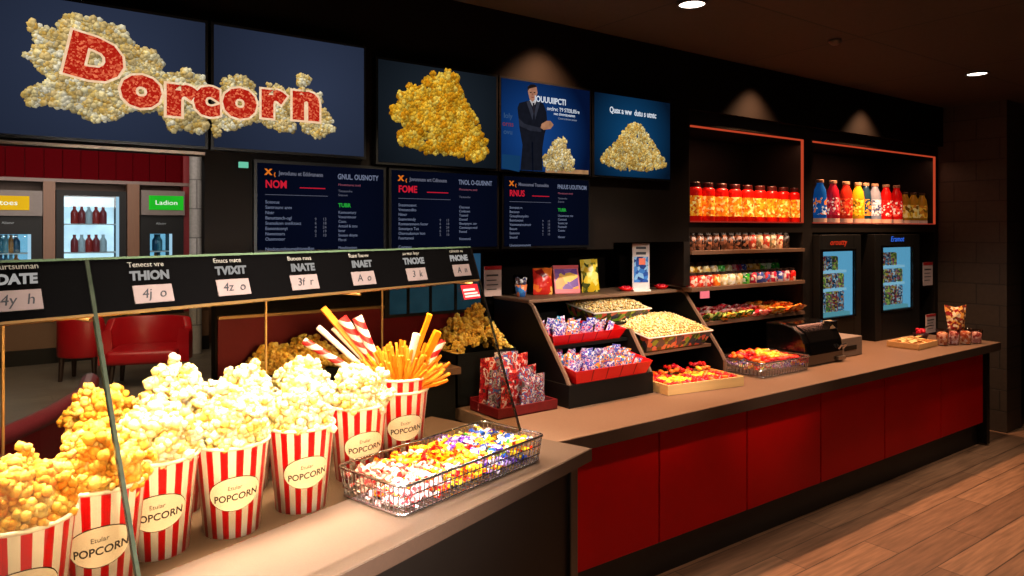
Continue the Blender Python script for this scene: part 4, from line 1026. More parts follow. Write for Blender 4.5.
COLR = {'red': [(210, 30, 24), (240, 90, 60), (190, 20, 20), (235, 200, 180)], 'orange': [(240, 120, 30), (250, 170, 60), (220, 80, 20), (250, 220, 160)], 'cream': [(235, 215, 170), (240, 230, 210), (200, 160, 100), (220, 200, 150)],
        'green': [(40, 170, 50), (120, 210, 80), (30, 130, 40), (220, 235, 200)], 'rose': [(225, 60, 90), (240, 170, 180), (190, 40, 70), (235, 225, 225)], 'blue': [(90, 120, 200), (220, 220, 235), (60, 80, 170), (200, 60, 70)], 'amber': [(220, 160, 50), (240, 200, 100), (150, 90, 30), (235, 215, 160)]}
for i, c in enumerate(FRONTC):
    small_jar('f' + c, COLR[c], (SX0 + .06 + i * .0865, VS + .035, 1.514), '%s small tub from the left in the front row of the middle shelf, %s' % (ORD[i], c), 'small tubs in the front row of the middle shelf', r=.04, h=.10, cap=(60, 40, 34), em=.04)
BACKC = ['amber', 'amber', 'amber', 'cream', 'green', 'cream', 'rose', 'blue', 'amber', 'amber', 'green', 'green', 'green']
for i, c in enumerate(BACKC):
    small_jar('b' + c, COLR[c], (SX0 + .18 + i * .088, VS + .15, 1.514), '%s taller jar from the left in the back row of the middle shelf, %s' % (ORD[i], c), 'taller jars in the back row of the middle shelf', r=.034, h=.17, cap=(62, 42, 36), em=.02)
# packets on the lowest open shelf
LOWC = [PAT('low_%d' % k, c, 40) for k, c in enumerate(([(60, 130, 40), (230, 160, 40), (200, 220, 120), (40, 90, 30)], [(220, 40, 60), (240, 150, 150), (190, 20, 40), (245, 220, 215)], [(240, 170, 40), (250, 210, 90), (230, 110, 30), (250, 230, 170)], [(235, 110, 30), (250, 150, 60), (210, 80, 20), (250, 190, 110)]))]
lown = ['green and orange', 'red and pink', 'yellow', 'orange']
for i in range(13):
    for j in range(3):
        u = (i + .5) / 13; k = 0 if (u < .5 and j == 0) else (1 if u < .58 else (2 if u < .78 else 3))
        packet(k, (4.12 + u * 1.2, VS + .03 + j * .10, 1.266 + j * .012), (PI / 2 - .5 + rc.uniform(-.1, .15), rc.uniform(-.2, .2), rc.uniform(-.3, .3)), rc.uniform(.95, 1.2), '%s candy packet lying on the lowest open shelf' % lown[k], 'candy packets on the lowest open shelf', 'shelf_packet', (.085, .1, .03), 'packet', LOWC)

# black roll-top appliance
t = thing('countertop_warmer', 'glossy black roll-top countertop warmer right of the mesh basket', 'food warmer', (4.80, 2.96, CZ + .001), 0)
pr = [(0, .0), (0, .08), (.012, .17), (.05, .24), (.12, .285), (.21, .30), (.34, .30), (.34, 0)]
MB().prism(pr, 0, .5).build('housing', m_blackgloss, t, bevel=.012, seg=3, smooth=False)
MB().prism([(y - .006 if y < .3 else y, z + .004) for y, z in pr[1:6]] + [(.21, .285), (.125, .27), (.06, .23), (.025, .17), (.015, .08)], .06, .40).build('curved_lid', M('smoked_lid', (16, 14, 14), .05, coat=1), t)
MB().box((.40, -.02, .015), (.5, .0, .04)).build('drip_lip', M('steel', (150, 140, 130), .3, .8), t)
MB().tube([(.42, -.008, .10), (.42, -.03, .13), (.48, -.03, .13), (.48, -.008, .10)], .008, 8).build('handle', m_chrome, t)
MB().box((.405, .045, .245), (.495, .11, .30)).build('control_panel', PAT('panel_glare', [(60, 50, 44), (180, 150, 120), (30, 24, 22), (220, 200, 180)], 24), t)
for k in range(3): MB().box((.08 + k * .14, .03, -.0005), (.1 + k * .14, .05, .002)).build('foot', m_black, t)

# counter fridges
m_fglow = EM('fridge_back_glow', (60, 116, 146), .36, (24, 62, 92), 8)
def fridge(x0, x1, g0, g1, zb, zt, label, brand, bc_, side):
    cx = (x0 + x1) / 2; t = thing('counter_fridge', label, 'fridge', (cx, VS - .06, CZ + .001)); X = lambda x: x - cx
    Z = lambda z: z - CZ - .001; d = .5
    c = MB().box((X(x0), 0, 0), (X(g0), d, Z(1.88))).box((X(g1), 0, 0), (X(x1), d, Z(1.88))).box((X(g0), 0, 0), (X(g1), d, Z(zb))).box((X(g0), 0, Z(zt)), (X(g1), d, Z(1.88))).box((X(g0), d - .03, Z(zb)), (X(g1), d, Z(zt)))
    c.build('cabinet', m_black, t, bevel=.004)
    MB().box((X(g0) + .003, d - .05, Z(zb)), (X(g1) - .003, d - .035, Z(zt))).build('lit_back', m_fglow, t)
    MB().box((X(g1) - .03, .012, Z(zb)), (X(g1) - .002, d - .06, Z(zt))).build('lit_side', EM('fridge_side_glow', (140, 205, 230), .85), t)
    MB().box((X(g0), .02, Z(zb)), (X(g1), d - .06, Z(zb) + .03)).build('lit_floor', EM('fridge_floor_glow', (140, 200, 200), .7), t)
    hs = [zb + .03, zb + (zt - zb) * .42, zb + (zt - zb) * .70]
    for z in hs[1:]: MB().box((X(g0), .05, Z(z) - .022), (X(g1) - .03, d - .06, Z(z))).build('shelf', EM('fridge_shelf', (190, 225, 235), .9), t)
    MB().box((X(g0), -.008, Z(zb)), (X(g1), .0, Z(zt))).build('glass_door', GLASS('fridge_glass', (215, 235, 245), .8), t)
    fr = MB().box((X(g0) - .02, -.012, Z(zb) - .02), (X(g1) + .02, -.001, Z(zb))).box((X(g0) - .02, -.012, Z(zt)), (X(g1) + .02, -.001, Z(zt) + .02)).box((X(g0) - .02, -.012, Z(zb)), (X(g0), -.001, Z(zt))).box((X(g1), -.012, Z(zb)), (X(g1) + .02, -.001, Z(zt)))
    fr.build('door_frame', m_blackgloss, t)
    text(brand, .07, EM('fridge_brand_' + brand, bc_, .8), t, wallT(X((g0 + g1) / 2), Z(zt + .075), -.002), name='brand_lettering', shear=.2, sx=1.2)
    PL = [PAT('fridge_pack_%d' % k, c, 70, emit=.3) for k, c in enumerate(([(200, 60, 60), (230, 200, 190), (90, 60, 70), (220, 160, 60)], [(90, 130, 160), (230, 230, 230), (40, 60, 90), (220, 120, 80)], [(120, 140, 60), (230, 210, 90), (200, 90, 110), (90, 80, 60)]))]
    n = 5
    for si, z in enumerate(hs):
        for i in range(n):
            if si == 2 and i > 3: continue
            k = (i + si) % 3; hgt = .18 if si == 0 else (.125 if si == 1 else .12)
            x = g0 + .05 + (g1 - g0 - .12) * i / (n - 1)
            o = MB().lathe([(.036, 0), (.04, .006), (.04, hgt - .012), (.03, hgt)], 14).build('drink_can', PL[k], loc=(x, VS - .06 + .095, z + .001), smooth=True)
            tag(o, '%s can from the left on the %s of the %s' % (ORD[i], ['floor', 'lower shelf', 'upper shelf'][si], side), 'can', 'cans in the counter fridges')
    return t
fridge(5.53, 6.18, 5.56, 6.06, 1.19, 1.74, 'black glass-door counter fridge with red lettering beside the open shelves', 'oroutty', (230, 60, 30), 'red-lettered fridge')
fridge(6.42, 7.26, 6.54, 7.10, 1.19, 1.76, 'black glass-door counter fridge with blue lettering near the block wall', 'Eramot', (60, 120, 255), 'blue-lettered fridge')
t = thing('receipt_printer', 'pale grey box with a dark slot in front of the red-lettered fridge', 'printer', (5.36, 3.02, CZ + .001), .0)
MB().box((0, 0, 0), (.33, .22, .15)).build('housing', M('pale_grey_plastic', (128, 110, 98), .5), t, bevel=.006)
MB().box((.06, -.003, .05), (.24, .0, .085)).build('slot', m_black, t)
notice(928, VS - .006, 1.37, .20, .23, 'white notice with red header on the panel beside the blue-lettered fridge')
notice(931, 3.26, CZ + .001, .20, .18, 'white notice card standing on the counter right of the blue-lettered fridge')

# right end of the counter
p = atz(914, 347, CZ)
t = thing('cracker_tray', 'pale wooden tray of crackers near the right end of the counter', 'tray', (6.42, 2.97, CZ + .001), .05)
MB().box((-.19, -.13, 0), (.19, .13, .012)).box((-.19, -.13, 0), (.19, -.118, .05)).box((-.19, .118, 0), (.19, .13, .05)).box((-.19, -.118, 0), (-.178, .118, .05)).box((.178, -.118, 0), (.19, .118, .05)).build('tray', M('straw_wood', (220, 170, 110), .5), t)
CRK = MB().box((-.03, -.02, -.004), (.03, .02, .004)).build('cracker', M('pale_cracker', (235, 190, 120), .6, var=.2, scale=60), bevel=.003)
for i in range(26):
    o = CRK if i == 0 else CRK.copy()
    if i: col.objects.link(o)
    o.location = (6.42 + rc.uniform(-.14, .14), 2.97 + rc.uniform(-.08, .08), CZ + .04 + .0012 * i); o.rotation_euler = (rc.uniform(-.3, .3), rc.uniform(-.3, .3), rc.uniform(0, 3))
    tag(o, 'small pale rectangular cracker heaped in the wooden tray', 'cracker', 'crackers in the wooden tray')
p = Vector((6.86, 3.10, CZ + .001))
t = thing('sweet_bowl', 'small bowl of dark red sweets with a spoon behind the clear cups', 'bowl', p)
MB().lathe([(.03, 0), (.05, .012), (.066, .06), (.06, .06), (.045, .016)], 24).build('bowl', M('dark_bowl', (50, 24, 24), .3), t, smooth=True)
for k in range(14): MB().blob((.035 * math.cos(k * 2.4) * (k % 4) / 3, .035 * math.sin(k * 2.4) * (k % 4) / 3, .065 + .012 * (k % 3)), .017, 2).build('red_sweet', WGUM['crimson'], t, smooth=True)
MB().tube([(0, 0, .08), (.10, -.01, .115), (.17, -.015, .12)], .005, 8).build('spoon', m_chrome, t)
m_clear = GLASS('clear_cup', (225, 205, 195), 1.2)
for i, (x, y, h, lb) in enumerate(((6.68, 2.84, .14, 'clear cup of orange snack mix at the left of the cup group'), (6.80, 2.80, .14, 'clear cup of orange snack mix in the middle of the cup group'), (6.91, 2.75, .14, 'clear cup of pink snack mix before the tall foil bag'), (7.05, 2.72, .12, 'small clear cup at the right end of the counter'))):
    t = thing('snack_cup', lb, 'cup', (x, y, CZ + .001))
    MB().lathe([(.042, 0), (.052, h), (.049, h), (.04, .006)], 24).build('cup', m_clear, t, smooth=True)
    MB().lathe([(.037, .008), (.045, h * .75), (.02, h * .85)], 16).build('snack_mix', PAT('snack_mix_%d' % (i % 2), [(215, 140, 90), (245, 215, 190), (180, 90, 60), (240, 190, 140)] if i % 2 == 0 else [(200, 140, 130), (240, 220, 215), (150, 70, 70), (225, 180, 160)], 50, emit=.28), t, smooth=True)  # snack mix glows by itself to brighten the cups
o = pouch_mb(.19, .30, .07, 10, 12)
for k, v in enumerate(o.v): o.v[k] = (v[0] * (.75 + .4 * v[2] / .30), v[1], v[2] + (.02 * abs(v[0]) / .08 if v[2] > .28 else 0))
o = o.build('foil_bag', PAT('foil_bag_print', [(225, 150, 70), (245, 215, 180), (150, 40, 40), (235, 190, 120), (120, 60, 40)], 40, .2), loc=(7.06, 2.88, CZ + .002), smooth=True); o.rotation_euler = (-.06, 0, -.5)
tag(o, 'tall open orange and silver foil bag at the right end of the counter', 'snack bag')

# ------------------------------------------------------------------ screens
m_bezel = M('black_bezel', (8, 8, 9), .3)
SV = VF - .045
def screen(px0, px1, zt, zb, name, label, bg, cat='screen'):
    x0, x1 = atv(px0, 230, SV).x, atv(px1, 230, SV).x; cx = (x0 + x1) / 2; w, h = x1 - x0, zt - zb
    t = thing(name, label, cat, (cx, SV, zb)); t['w'] = 0
    del t['w']
    MB().box((-w / 2, 0, 0), (w / 2, .044, h)).build('housing', m_bezel, t)
    MB().box((-w / 2 + .012, -.002, .012), (w / 2 - .012, .0, h - .012)).build('display', bg, t)
    return t, w, h, cx
def SCR(name, c1, c2, s=1.0, centre=(0, 0), rad=.45):
    """screen glow: lighter middle, darker rim"""
    m, nt, out = nodes(name); L = nt.links.new
    e = N(nt, 'ShaderNodeEmission'); L(e.outputs[0], out.inputs[0]); e.inputs[1].default_value = s
    tc = N(nt, 'ShaderNodeTexCoord'); mp = N(nt, 'ShaderNodeMapping'); L(tc.outputs['Object'], mp.inputs[0])
    mp.inputs['Location'].default_value = (-centre[0] / rad, 0, -centre[1] / rad); mp.inputs['Scale'].default_value = (1 / rad, 0, 1 / rad)
    g = N(nt, 'ShaderNodeTexGradient', gradient_type='SPHERICAL'); L(mp.outputs[0], g.inputs[0])
    cr = N(nt, 'ShaderNodeValToRGB'); L(g.outputs['Fac'], cr.inputs[0]); cr.color_ramp.elements[0].color = lin(c2); cr.color_ramp.elements[1].color = lin(c1)
    L(cr.outputs[0], e.inputs[0]); return m
def screen_pop(t, pts, size, pal, seed, name='popcorn_picture', light=(-.4, -.5, .75), y0=-.004):
    """a flat picture of popcorn: kernels pressed onto the screen, shaded as in the picture shown"""
    rng = np.random.default_rng(seed); V, F, C = pile([(x, d, z) for x, z, d in pts], size, pal, rng)
    # picture shading from each blob's own normals
    n_ = np.zeros_like(V); fn = np.cross(V[F[:, 1]] - V[F[:, 0]], V[F[:, 2]] - V[F[:, 0]])
    for k in range(3): np.add.at(n_, F[:, k], fn)
    n_ /= np.linalg.norm(n_, axis=1, keepdims=True) + 1e-9
    l = np.array(light); l = l / np.linalg.norm(l); sh = np.clip(n_ @ l, 0, 1) ** 1.0
    C = C * (.34 + .78 * sh)[:, None]
    lowf = np.sin(V[:, 0] * 31 + 2 * np.sin(V[:, 2] * 23)) * np.sin(V[:, 2] * 37 + 1.5 * np.sin(V[:, 0] * 19 + 1)); zr = (V[:, 2] - V[:, 2].min()) / (np.ptp(V[:, 2]) + 1e-9)
    C = C * np.clip(.92 + .24 * lowf, .5, 1.2)[:, None] * (.86 + .24 * zr)[:, None]
    depth = V[:, 1]; lo, hi = depth.min(), depth.max()
    C = C * (1.12 - .6 * ((depth - lo) / (hi - lo + 1e-9)) ** 1.2)[:, None]
    V[:, 1] = y0 - .008 * (1 - (depth - lo) / (hi - lo + 1e-9))
    return npmesh(name, V, F, C, m_screenpop, t)
ZT, ZBm = 2.815, 2.265
ZT2, ZB2 = 2.775, 2.245
xR = atv(208, 100, SV).x
m_blue = SCR('slate_blue_screen', (45, 54, 76), (16, 21, 34), 1.0, (.1, .3), .8)
# left double screen
x0b, x1b = atv(211, 100, SV).x, atv(366, 100, SV).x; W2 = x1b - x0b
tA, wA, hA, cA = screen(208 - 300, 208, ZT, ZBm, 'wall_screen', 'wide slate-blue screen with the large capital letter over a popcorn cloud', m_blue)
tB, wB, hB, cB = screen(211, 366, ZT, ZBm, 'wall_screen', 'slate-blue screen showing the end of the red popcorn word', m_blue)
def in_poly(u, v, poly):
    c = False; n = len(poly)
    for i in range(n):
        (x1, y1), (x2, y2) = poly[i], poly[i - 1]
        if (y1 > v) != (y2 > v) and u < (x2 - x1) * (v - y1) / (y2 - y1) + x1: c = not c
    return c
def cloud_px(poly, n, cx, zb, seed, dmax=.06):
    rng = np.random.default_rng(seed); out = []; xs_ = [q[0] for q in poly]; ys_ = [q[1] for q in poly]
    while len(out) < n:
        u, v = rng.uniform(min(xs_), max(xs_)), rng.uniform(min(ys_), max(ys_))
        if not in_poly(u, v, poly): continue
        p = atv(u, v, SV); out.append((p.x - cx, p.z - zb, rng.uniform(0, dmax)))
    return out
polyA = [(30, 25), (50, 32), (75, 14), (95, 22), (122, 30), (130, 42), (150, 52), (163, 64), (165, 75), (185, 72), (205, 80), (205, 134), (170, 127), (160, 110), (130, 108), (122, 118), (95, 120), (70, 108), (28, 102), (27, 90), (55, 80), (40, 68), (24, 56), (40, 48)]
CREAMS = [(250, 232, 180), (240, 214, 150), (252, 240, 205), (228, 196, 128), (236, 205, 140)]
screen_pop(tA, cloud_px(polyA, 1300, cA, ZBm, 41), .024, CREAMS, 42)
polyB = [(212, 112), (222, 82), (240, 74), (252, 84), (258, 105), (262, 118), (214, 135)]
polyB2 = [(250, 112), (270, 110), (290, 118), (294, 132), (280, 130), (256, 122)]
polyB3 = [(296, 84), (300, 74), (308, 78), (308, 86)]; polyB4 = [(303, 118), (325, 110), (334, 130), (316, 137), (303, 130)]; polyB5 = [(268, 85), (300, 90), (320, 95), (322, 115), (262, 115)]
pb = []
for k, (pp, n) in enumerate(((polyB, 260), (polyB2, 140), (polyB3, 30), (polyB4, 140), (polyB5, 150))): pb += cloud_px(pp, n, cB, ZBm, 50 + k)
screen_pop(tB, pb, .019, CREAMS, 43)
for (nm_, tt, cx, hh, sh) in ():
    pass
def NOISE2(name, c1, c2, scale):
    m, nt, out = nodes(name); L = nt.links.new
    e = N(nt, 'ShaderNodeEmission'); L(e.outputs[0], out.inputs[0]); tc = N(nt, 'ShaderNodeTexCoord')
    v = N(nt, 'ShaderNodeTexVoronoi'); v.inputs['Scale'].default_value = scale; L(tc.outputs['Object'], v.inputs['Vector'])
    cr = N(nt, 'ShaderNodeValToRGB'); sp = N(nt, 'ShaderNodeSeparateColor'); L(v.outputs['Color'], sp.inputs[0]); L(sp.outputs[0], cr.inputs[0])
    cr.color_ramp.elements[0].color = lin(c1); cr.color_ramp.elements[1].color = lin(c2); cr.color_ramp.elements[0].position = .55
    L(cr.outputs[0], e.inputs[0]); return m
m_let = NOISE2('red_letter_sprinkle', (176, 30, 18), (240, 120, 80), 150)
m_halo = NOISE2('pale_letter_edge', (240, 200, 160), (250, 225, 190), 90)
def letter(t, ch, cx, zb, px, py, size, rot=0, sx=1.0, bold=.012):
    p = atv(px, py, SV)
    for mm, bo, yy, nm in ((m_halo, bold + size * .04, -.0135, 'letter_edge'), (m_let, bold, -.0155, 'letter')):
        text(ch, size, mm, t, wallT(p.x - cx, p.z - zb, yy) @ Matrix.Rotation(rot, 4, 'Z'), name=nm, bold=bo, sx=sx)
letter(tA, 'D', cA, ZBm, 94, 62, .205, -.2, 1.2, .016)
letter(tA, 'o', cA, ZBm, 141, 88, .225, -.05, 1.1, .014); letter(tA, 'r', cA, ZBm, 179, 97, .23, .0, 1.15, .014); letter(tA, 'c', cA, ZBm, 206, 98, .22, 0, 1.0, .013)
letter(tB, 'c', cB, ZBm, 214, 99, .21, 0, .75, .013) if False else None
letter(tB, 'o', cB, ZBm, 239, 100, .225, 0, 1.05, .014); letter(tB, 'r', cB, ZBm, 271, 101, .22, 0, 1.1, .014); letter(tB, 'n', cB, ZBm, 305, 103, .23, 0, 1.1, .014)
# golden popcorn screen
tC, wC, hC, cC = screen(376, 498, ZT2, ZB2, 'wall_screen', 'dark screen showing a tall golden popcorn heap', SCR('dark_slate_screen', (30, 38, 46), (10, 14, 19), 1.0, (0, .28), .5))
polyC = [(400, 100), (396, 92), (408, 95), (408, 84), (420, 88), (428, 76), (432, 72), (436, 80), (446, 70), (456, 78), (462, 96), (470, 112), (482, 135), (486, 142), (482, 158), (472, 162), (462, 155), (440, 152), (426, 153), (414, 145), (404, 143), (397, 137), (402, 130), (406, 122), (396, 120), (390, 110)]
screen_pop(tC, cloud_px(polyC, 1200, cC, ZB2, 60), .024, [(250, 196, 60), (240, 176, 40), (255, 214, 90), (228, 156, 30)], 61)
# man screen
tD, wD, hD, cD = screen(499.5, 591, ZT2, ZB2, 'wall_screen', 'blue screen showing a suited man beside stacked popcorn', SCR('deep_blue_screen', (20, 64, 128), (4, 16, 46), 1.0, (-.1, .22), .42))
def flat(t, cx, pts, mat, name, y=-.004, th=.001):
    P = [atv(a, b, SV) for a, b in pts]; poly = [(p.x - cx, p.z - ZB2) for p in P]
    n = len(poly); vs = [(x, y, z) for x, z in poly]
    return MB().add(vs, [list(range(n))]).build(name, mat, t)
flat(tD, cD, [(501.5, 154), (520, 156), (519, 172), (501.5, 168)], EM('teal_floor', (20, 60, 100), .9), 'picture_floor', -.003)
sh_ = lambda n, c, s=1.0: EM(n, c, s, tuple(int(q * .6) for q in c), 30)
flat(tD, cD, [(520, 170), (522, 145), (519, 128), (517, 108), (519, 103), (527, 101), (532, 100), (538, 101), (543, 104), (546, 112), (547, 124), (544, 135), (542, 148), (542, 171)], sh_('dark_suit', (24, 26, 36)), 'man_suit', -.0042)
flat(tD, cD, [(529, 100), (533, 108), (536, 101), (534, 99)], sh_('white_shirt', (220, 214, 214)), 'man_shirt', -.0046)
flat(tD, cD, [(532, 103), (534, 103), (534.5, 113), (532.5, 113)], sh_('dark_tie', (40, 36, 44)), 'man_tie', -.005)
flat(tD, cD, [(518, 118), (524, 124), (540, 128), (541, 132), (530, 131), (519, 126)], sh_('suit_sleeve', (44, 46, 58)), 'man_sleeve', -.005)
flat(tD, cD, [(541, 124), (546, 121), (550, 121), (553, 125), (550, 129), (543, 130), (540, 128)], sh_('skin', (200, 140, 104)), 'man_hands', -.0055)
flat(tD, cD, [(527, 90), (528, 86), (532, 85), (536, 87), (537, 93), (535, 99), (532, 102), (529, 99)], sh_('face_skin', (196, 136, 108)), 'man_head', -.005)
flat(tD, cD, [(527, 92), (527, 87), (530, 84.5), (534, 84.5), (536.5, 87), (532, 88), (528.5, 89)], sh_('dark_hair', (34, 24, 22)), 'man_hair', -.0055)
flat(tD, cD, [(529.3, 92.2), (531, 92), (531, 93), (529.3, 93.2)], sh_('dark_eye', (40, 24, 20)), 'man_eye', -.0058)
flat(tD, cD, [(533, 92.2), (534.8, 92.2), (534.8, 93.2), (533, 93.2)], sh_('dark_eye', (40, 24, 20)), 'man_eye', -.0058)
flat(tD, cD, [(531.5, 93.5), (532.4, 93.5), (532.9, 95.4), (531.2, 95.4)], sh_('nose_shade', (168, 108, 84)), 'man_nose', -.0058)
flat(tD, cD, [(530.3, 97), (534, 97), (533.2, 97.9), (531, 97.9)], sh_('lip_shade', (150, 70, 62)), 'man_mouth', -.0058)
flat(tD, cD, [(526, 102), (529, 100.5), (533, 113), (532, 120)], sh_('suit_lapel', (58, 60, 74)), 'man_lapel', -.0048)
flat(tD, cD, [(540, 101.5), (536.5, 100.5), (534, 113), (534.5, 120)], sh_('suit_lapel', (58, 60, 74)), 'man_lapel', -.0048)
flat(tD, cD, [(531, 142), (532.5, 142), (533, 171), (531.8, 171)], sh_('trouser_gap', (8, 12, 26)), 'man_trouser_seam', -.0046)
screen_pop(tD, cloud_px([(543, 168), (543, 158), (550, 148), (556, 140), (558, 136), (564, 138), (566, 148), (572, 158), (573, 171)], 320, cD, ZB2, 70), .017, CREAMS, 71)
flat(tD, cD, [(545, 168), (588, 170.5), (588, 174.5), (545, 172.5)], sh_('tan_base', (190, 140, 96)), 'picture_plinth', -.0042)
def scr_text(t, cx, px, py, s, size, mat, **k):
    p = atv(px, py, SV); text(s, size, mat, t, wallT(p.x - cx, p.z - ZB2, -.005), **k)
m_sw = EM('screen_white', (225, 232, 242), .9); m_sg = EM('screen_grey', (150, 160, 180), .7)
scr_text(tD, cD, 550, 101, 'IOUUUIIPCTI', .048, m_sw, bold=.001, sx=.85); scr_text(tD, cD, 563, 110.5, 'uvcIrvc T9 STEILIISre', .032, m_sw, sx=.9); scr_text(tD, cD, 564, 115, 'neo thvnrttoeannn', .024, m_sw, sx=.9); scr_text(tD, cD, 567, 119.5, 'Cunvrectivnnt unnen', .017, m_sg)
for k, q in enumerate(('Ioly', 'orns', 'ovu')): scr_text(tD, cD, 507.5, 116 + 8 * k, q, .042, EM('screen_red', (150, 60, 80), .6) if k == 1 else EM('screen_bluegrey', (60, 90, 130), .8))
# popcorn cone screen
tE, wE, hE, cE = screen(593, 671, ZT2, ZB2, 'wall_screen', 'teal screen showing a cone of popcorn under white lettering', SCR('teal_screen', (14, 66, 108), (5, 19, 36), 1.0, (-.02, .26), .4))
screen_pop(tE, cloud_px([(599, 162), (604, 152), (612, 146), (624, 130), (632, 124), (638, 124), (646, 134), (654, 146), (662, 158), (666, 166), (650, 170), (620, 169)], 1100, cE, ZB2, 80), .0165, [(248, 220, 140), (236, 196, 110), (252, 232, 170), (220, 176, 90)], 81)
scr_text(tE, cE, 633, 113, 'Qusx a ww  dutu s utntc', .052, m_sw, sx=.8, bold=.001)

# menu boards
m_menubg = SCR('navy_menu_screen', (6, 10, 28), (3, 6, 18), 1.0, (0, .2), .5)
m_mw = EM('menu_white', (140, 150, 180), .6); m_mg = EM('menu_grey', (110, 112, 130), .7); m_mr = EM('menu_red', (214, 30, 52), .85); m_mo = EM('menu_orange', (236, 120, 30), .85); m_mgr = EM('menu_green', (40, 170, 60), .8); m_mp = EM('menu_pink', (170, 90, 110), .6)
MV = VF - .03
def menu(px0, px1, zt, zb, label, title, head, head2, items, items2, prices, green):
    x0, x1 = atv(px0, 230, MV).x, atv(px1, 230, MV).x; cx = (x0 + x1) / 2; w, h = x1 - x0, zt - zb
    t = thing('menu_board', label, 'menu board', (cx, MV, zb), 0)
    MB().box((-w / 2, 0, 0), (w / 2, .029, h)).build('housing', m_bezel, t)
    MB().box((-w / 2 + .014, -.002, .014), (w / 2 - .014, 0, h - .014)).build('display', m_menubg, t)
    P = lambda u, v: wallT((u - .5) * w, (1 - v) * h, -.0035)
    T = lambda s, sz, m, u, v, nm='lettering', **k: text(s, sz * h, m, t, P(u, v), name=nm, align='LEFT', ext=.0003, **k)
    T('X', .085, m_mo, .075, .13, 'logo', bold=.002, sx=1.1); T('(', .05, m_mo, .135, .15, 'logo', bold=.001)
    T(head, .062, m_mg, .17, .135, 'heading', sx=.84, bold=.0008); T(head2, .085, m_mw, .605, .145, 'heading', sx=.74, bold=.0006)
    T(title, .115, m_mr, .075, .26, 'title', bold=.0012, sx=.86)
    MB().box(((.32 - .5) * w, -.0035, (1 - .29) * h), ((.51 - .5) * w, -.002, (1 - .28) * h)).build('red_line', m_mr, t)
    MB().box(((.075 - .5) * w, -.0035, (1 - .372) * h), ((.53 - .5) * w, -.002, (1 - .367) * h)).build('grey_line', m_mg, t)
    for k, s in enumerate(items): T(s, .05, m_mw, .075, .45 + .057 * k + (.05 if k == len(items) - 1 else 0), 'menu_line', sx=.95)
    for j, u in enumerate((.43, .49)): T('\n'.join(prices[j]), .045, m_mg, u, .72, 'price_column', line=1.0)
    T('Mnvantssvvu tnvtl', .038, m_mp, .61, .235, 'menu_line'); T('Tiesauonlvs' + ('\nSntuvvn' if green else ''), .036, m_mg, .61, .33, 'menu_line', line=1.3)
    y = .46
    if green: T('TUBR', .06, m_mgr, .61, .47, 'green_heading', bold=.001); y = .55
    for k, s in enumerate(items2): T(s, .046, m_mw, .61, y + .052 * k + (.04 if k == len(items2) - 1 else 0), 'menu_line', sx=.9)
    return t
I1 = ['Sotocus', 'Santrounc anm', 'Nntr', 'Banuttanch-ogl', 'Snenoluvn ovnfctoct', 'Eonontconyi', 'Nwnntnsrs', 'Oanmnoor', 'Nmdotuoshounvphtanedlon']
I2 = ['Kannouvtury', 'Vonurvtnonr', 'Coov.', 'Antoid & tntu', 'Inrur', 'Snueso dioyte', 'Flo-oi', 'Mntvlitoninvn']
PRC = [['9', '6', '4', '0', '2'], ['13', '18', '24', '19', '10']]
menu(254, 386, 2.235, 1.815, 'menu board with the red word starting with N, below the popcorn word screens', 'NOM', 'Jevodunu et Eddvunenn', 'GNUL. OUSNOTY', I1, I2, PRC, True)
menu(389, 499, 2.235, 1.815, 'middle menu board with the red word starting with F, no green heading', 'FOME', 'Jovonnunn ert Cdinounn', 'TNOL O-GUSNNT', ['Snsonnoanvt', 'Vmounodlto', 'Ntncr', 'Snanvrmndy', 'Ronnuvannovn foonr', 'Sononpco Tus', 'Oioroudumun lton', 'Fonrtanvoi', 'Covnouu'], ['Oauooun', 'Cnvltown', 'Tounod', 'Donunf', 'Slounpnyvn .cor', 'Conntanpo-noul', 'Fnmod', 'Nvnnntvni'], PRC, False)
menu(502, 590, 2.235, 1.815, 'rightmost menu board with a short red word and small green heading', 'RNUS', 'Mnuouunnei Tnunosdttn', 'PNUUS UOUTNOM', ['Snvnoon rt', 'Bonscun', 'Gnnuplinunynlto', 'Bunrtovonn', 'Vonntonanoutvunt', 'Bouon', 'Sonuovu', 'Snunof', 'Umntnoavnounvnt'], ['Unuonruvuc rno', 'Contouni', 'Suounc ne', 'Fnunoudr', 'Cvuvnu', 'Nvnunr'], PRC, True)
p = atv(243, 165, VF)
tag(MB().box((-.02, -.012, -.013), (.02, 0, .013)).build('indicator_light', EM('mint_light', (120, 220, 185), .8), loc=(p.x, VF - .001, p.z)), 'small mint green indicator light on the dark wall left of the menu boards', 'indicator light')

# ------------------------------------------------------------------ ceiling fittings and lights
def downlight(x, y, label):
    t = thing('downlight', label, 'ceiling light', (x, y, CE), 0, 'ceiling downlights')
    MB().lathe([(.075, -.001), (.085, -.001), (.085, -.012), (.07, -.012)], 28, cap=False).build('ring', M('dark_ring', (60, 50, 44), .4), t)
    MB().lathe([(.0, -.006), (.07, -.006)], 28, cap=False).build('lens', EM('warm_lens', (255, 240, 220), 6), t)
def spot(name, loc, target, power, size=60, blend=.5, c=(1, .78, .55), r=.05):
    l = bpy.data.lights.new(name, 'SPOT'); l.energy = power; l.spot_size = math.radians(size); l.spot_blend = blend; l.color = c; l.shadow_soft_size = r
    o = bpy.data.objects.new(name, l); col.objects.link(o); o.location = loc
    o.rotation_mode = 'QUATERNION'; o.rotation_quaternion = (Vector(target) - Vector(loc)).to_track_quat('-Z', 'Y'); return o
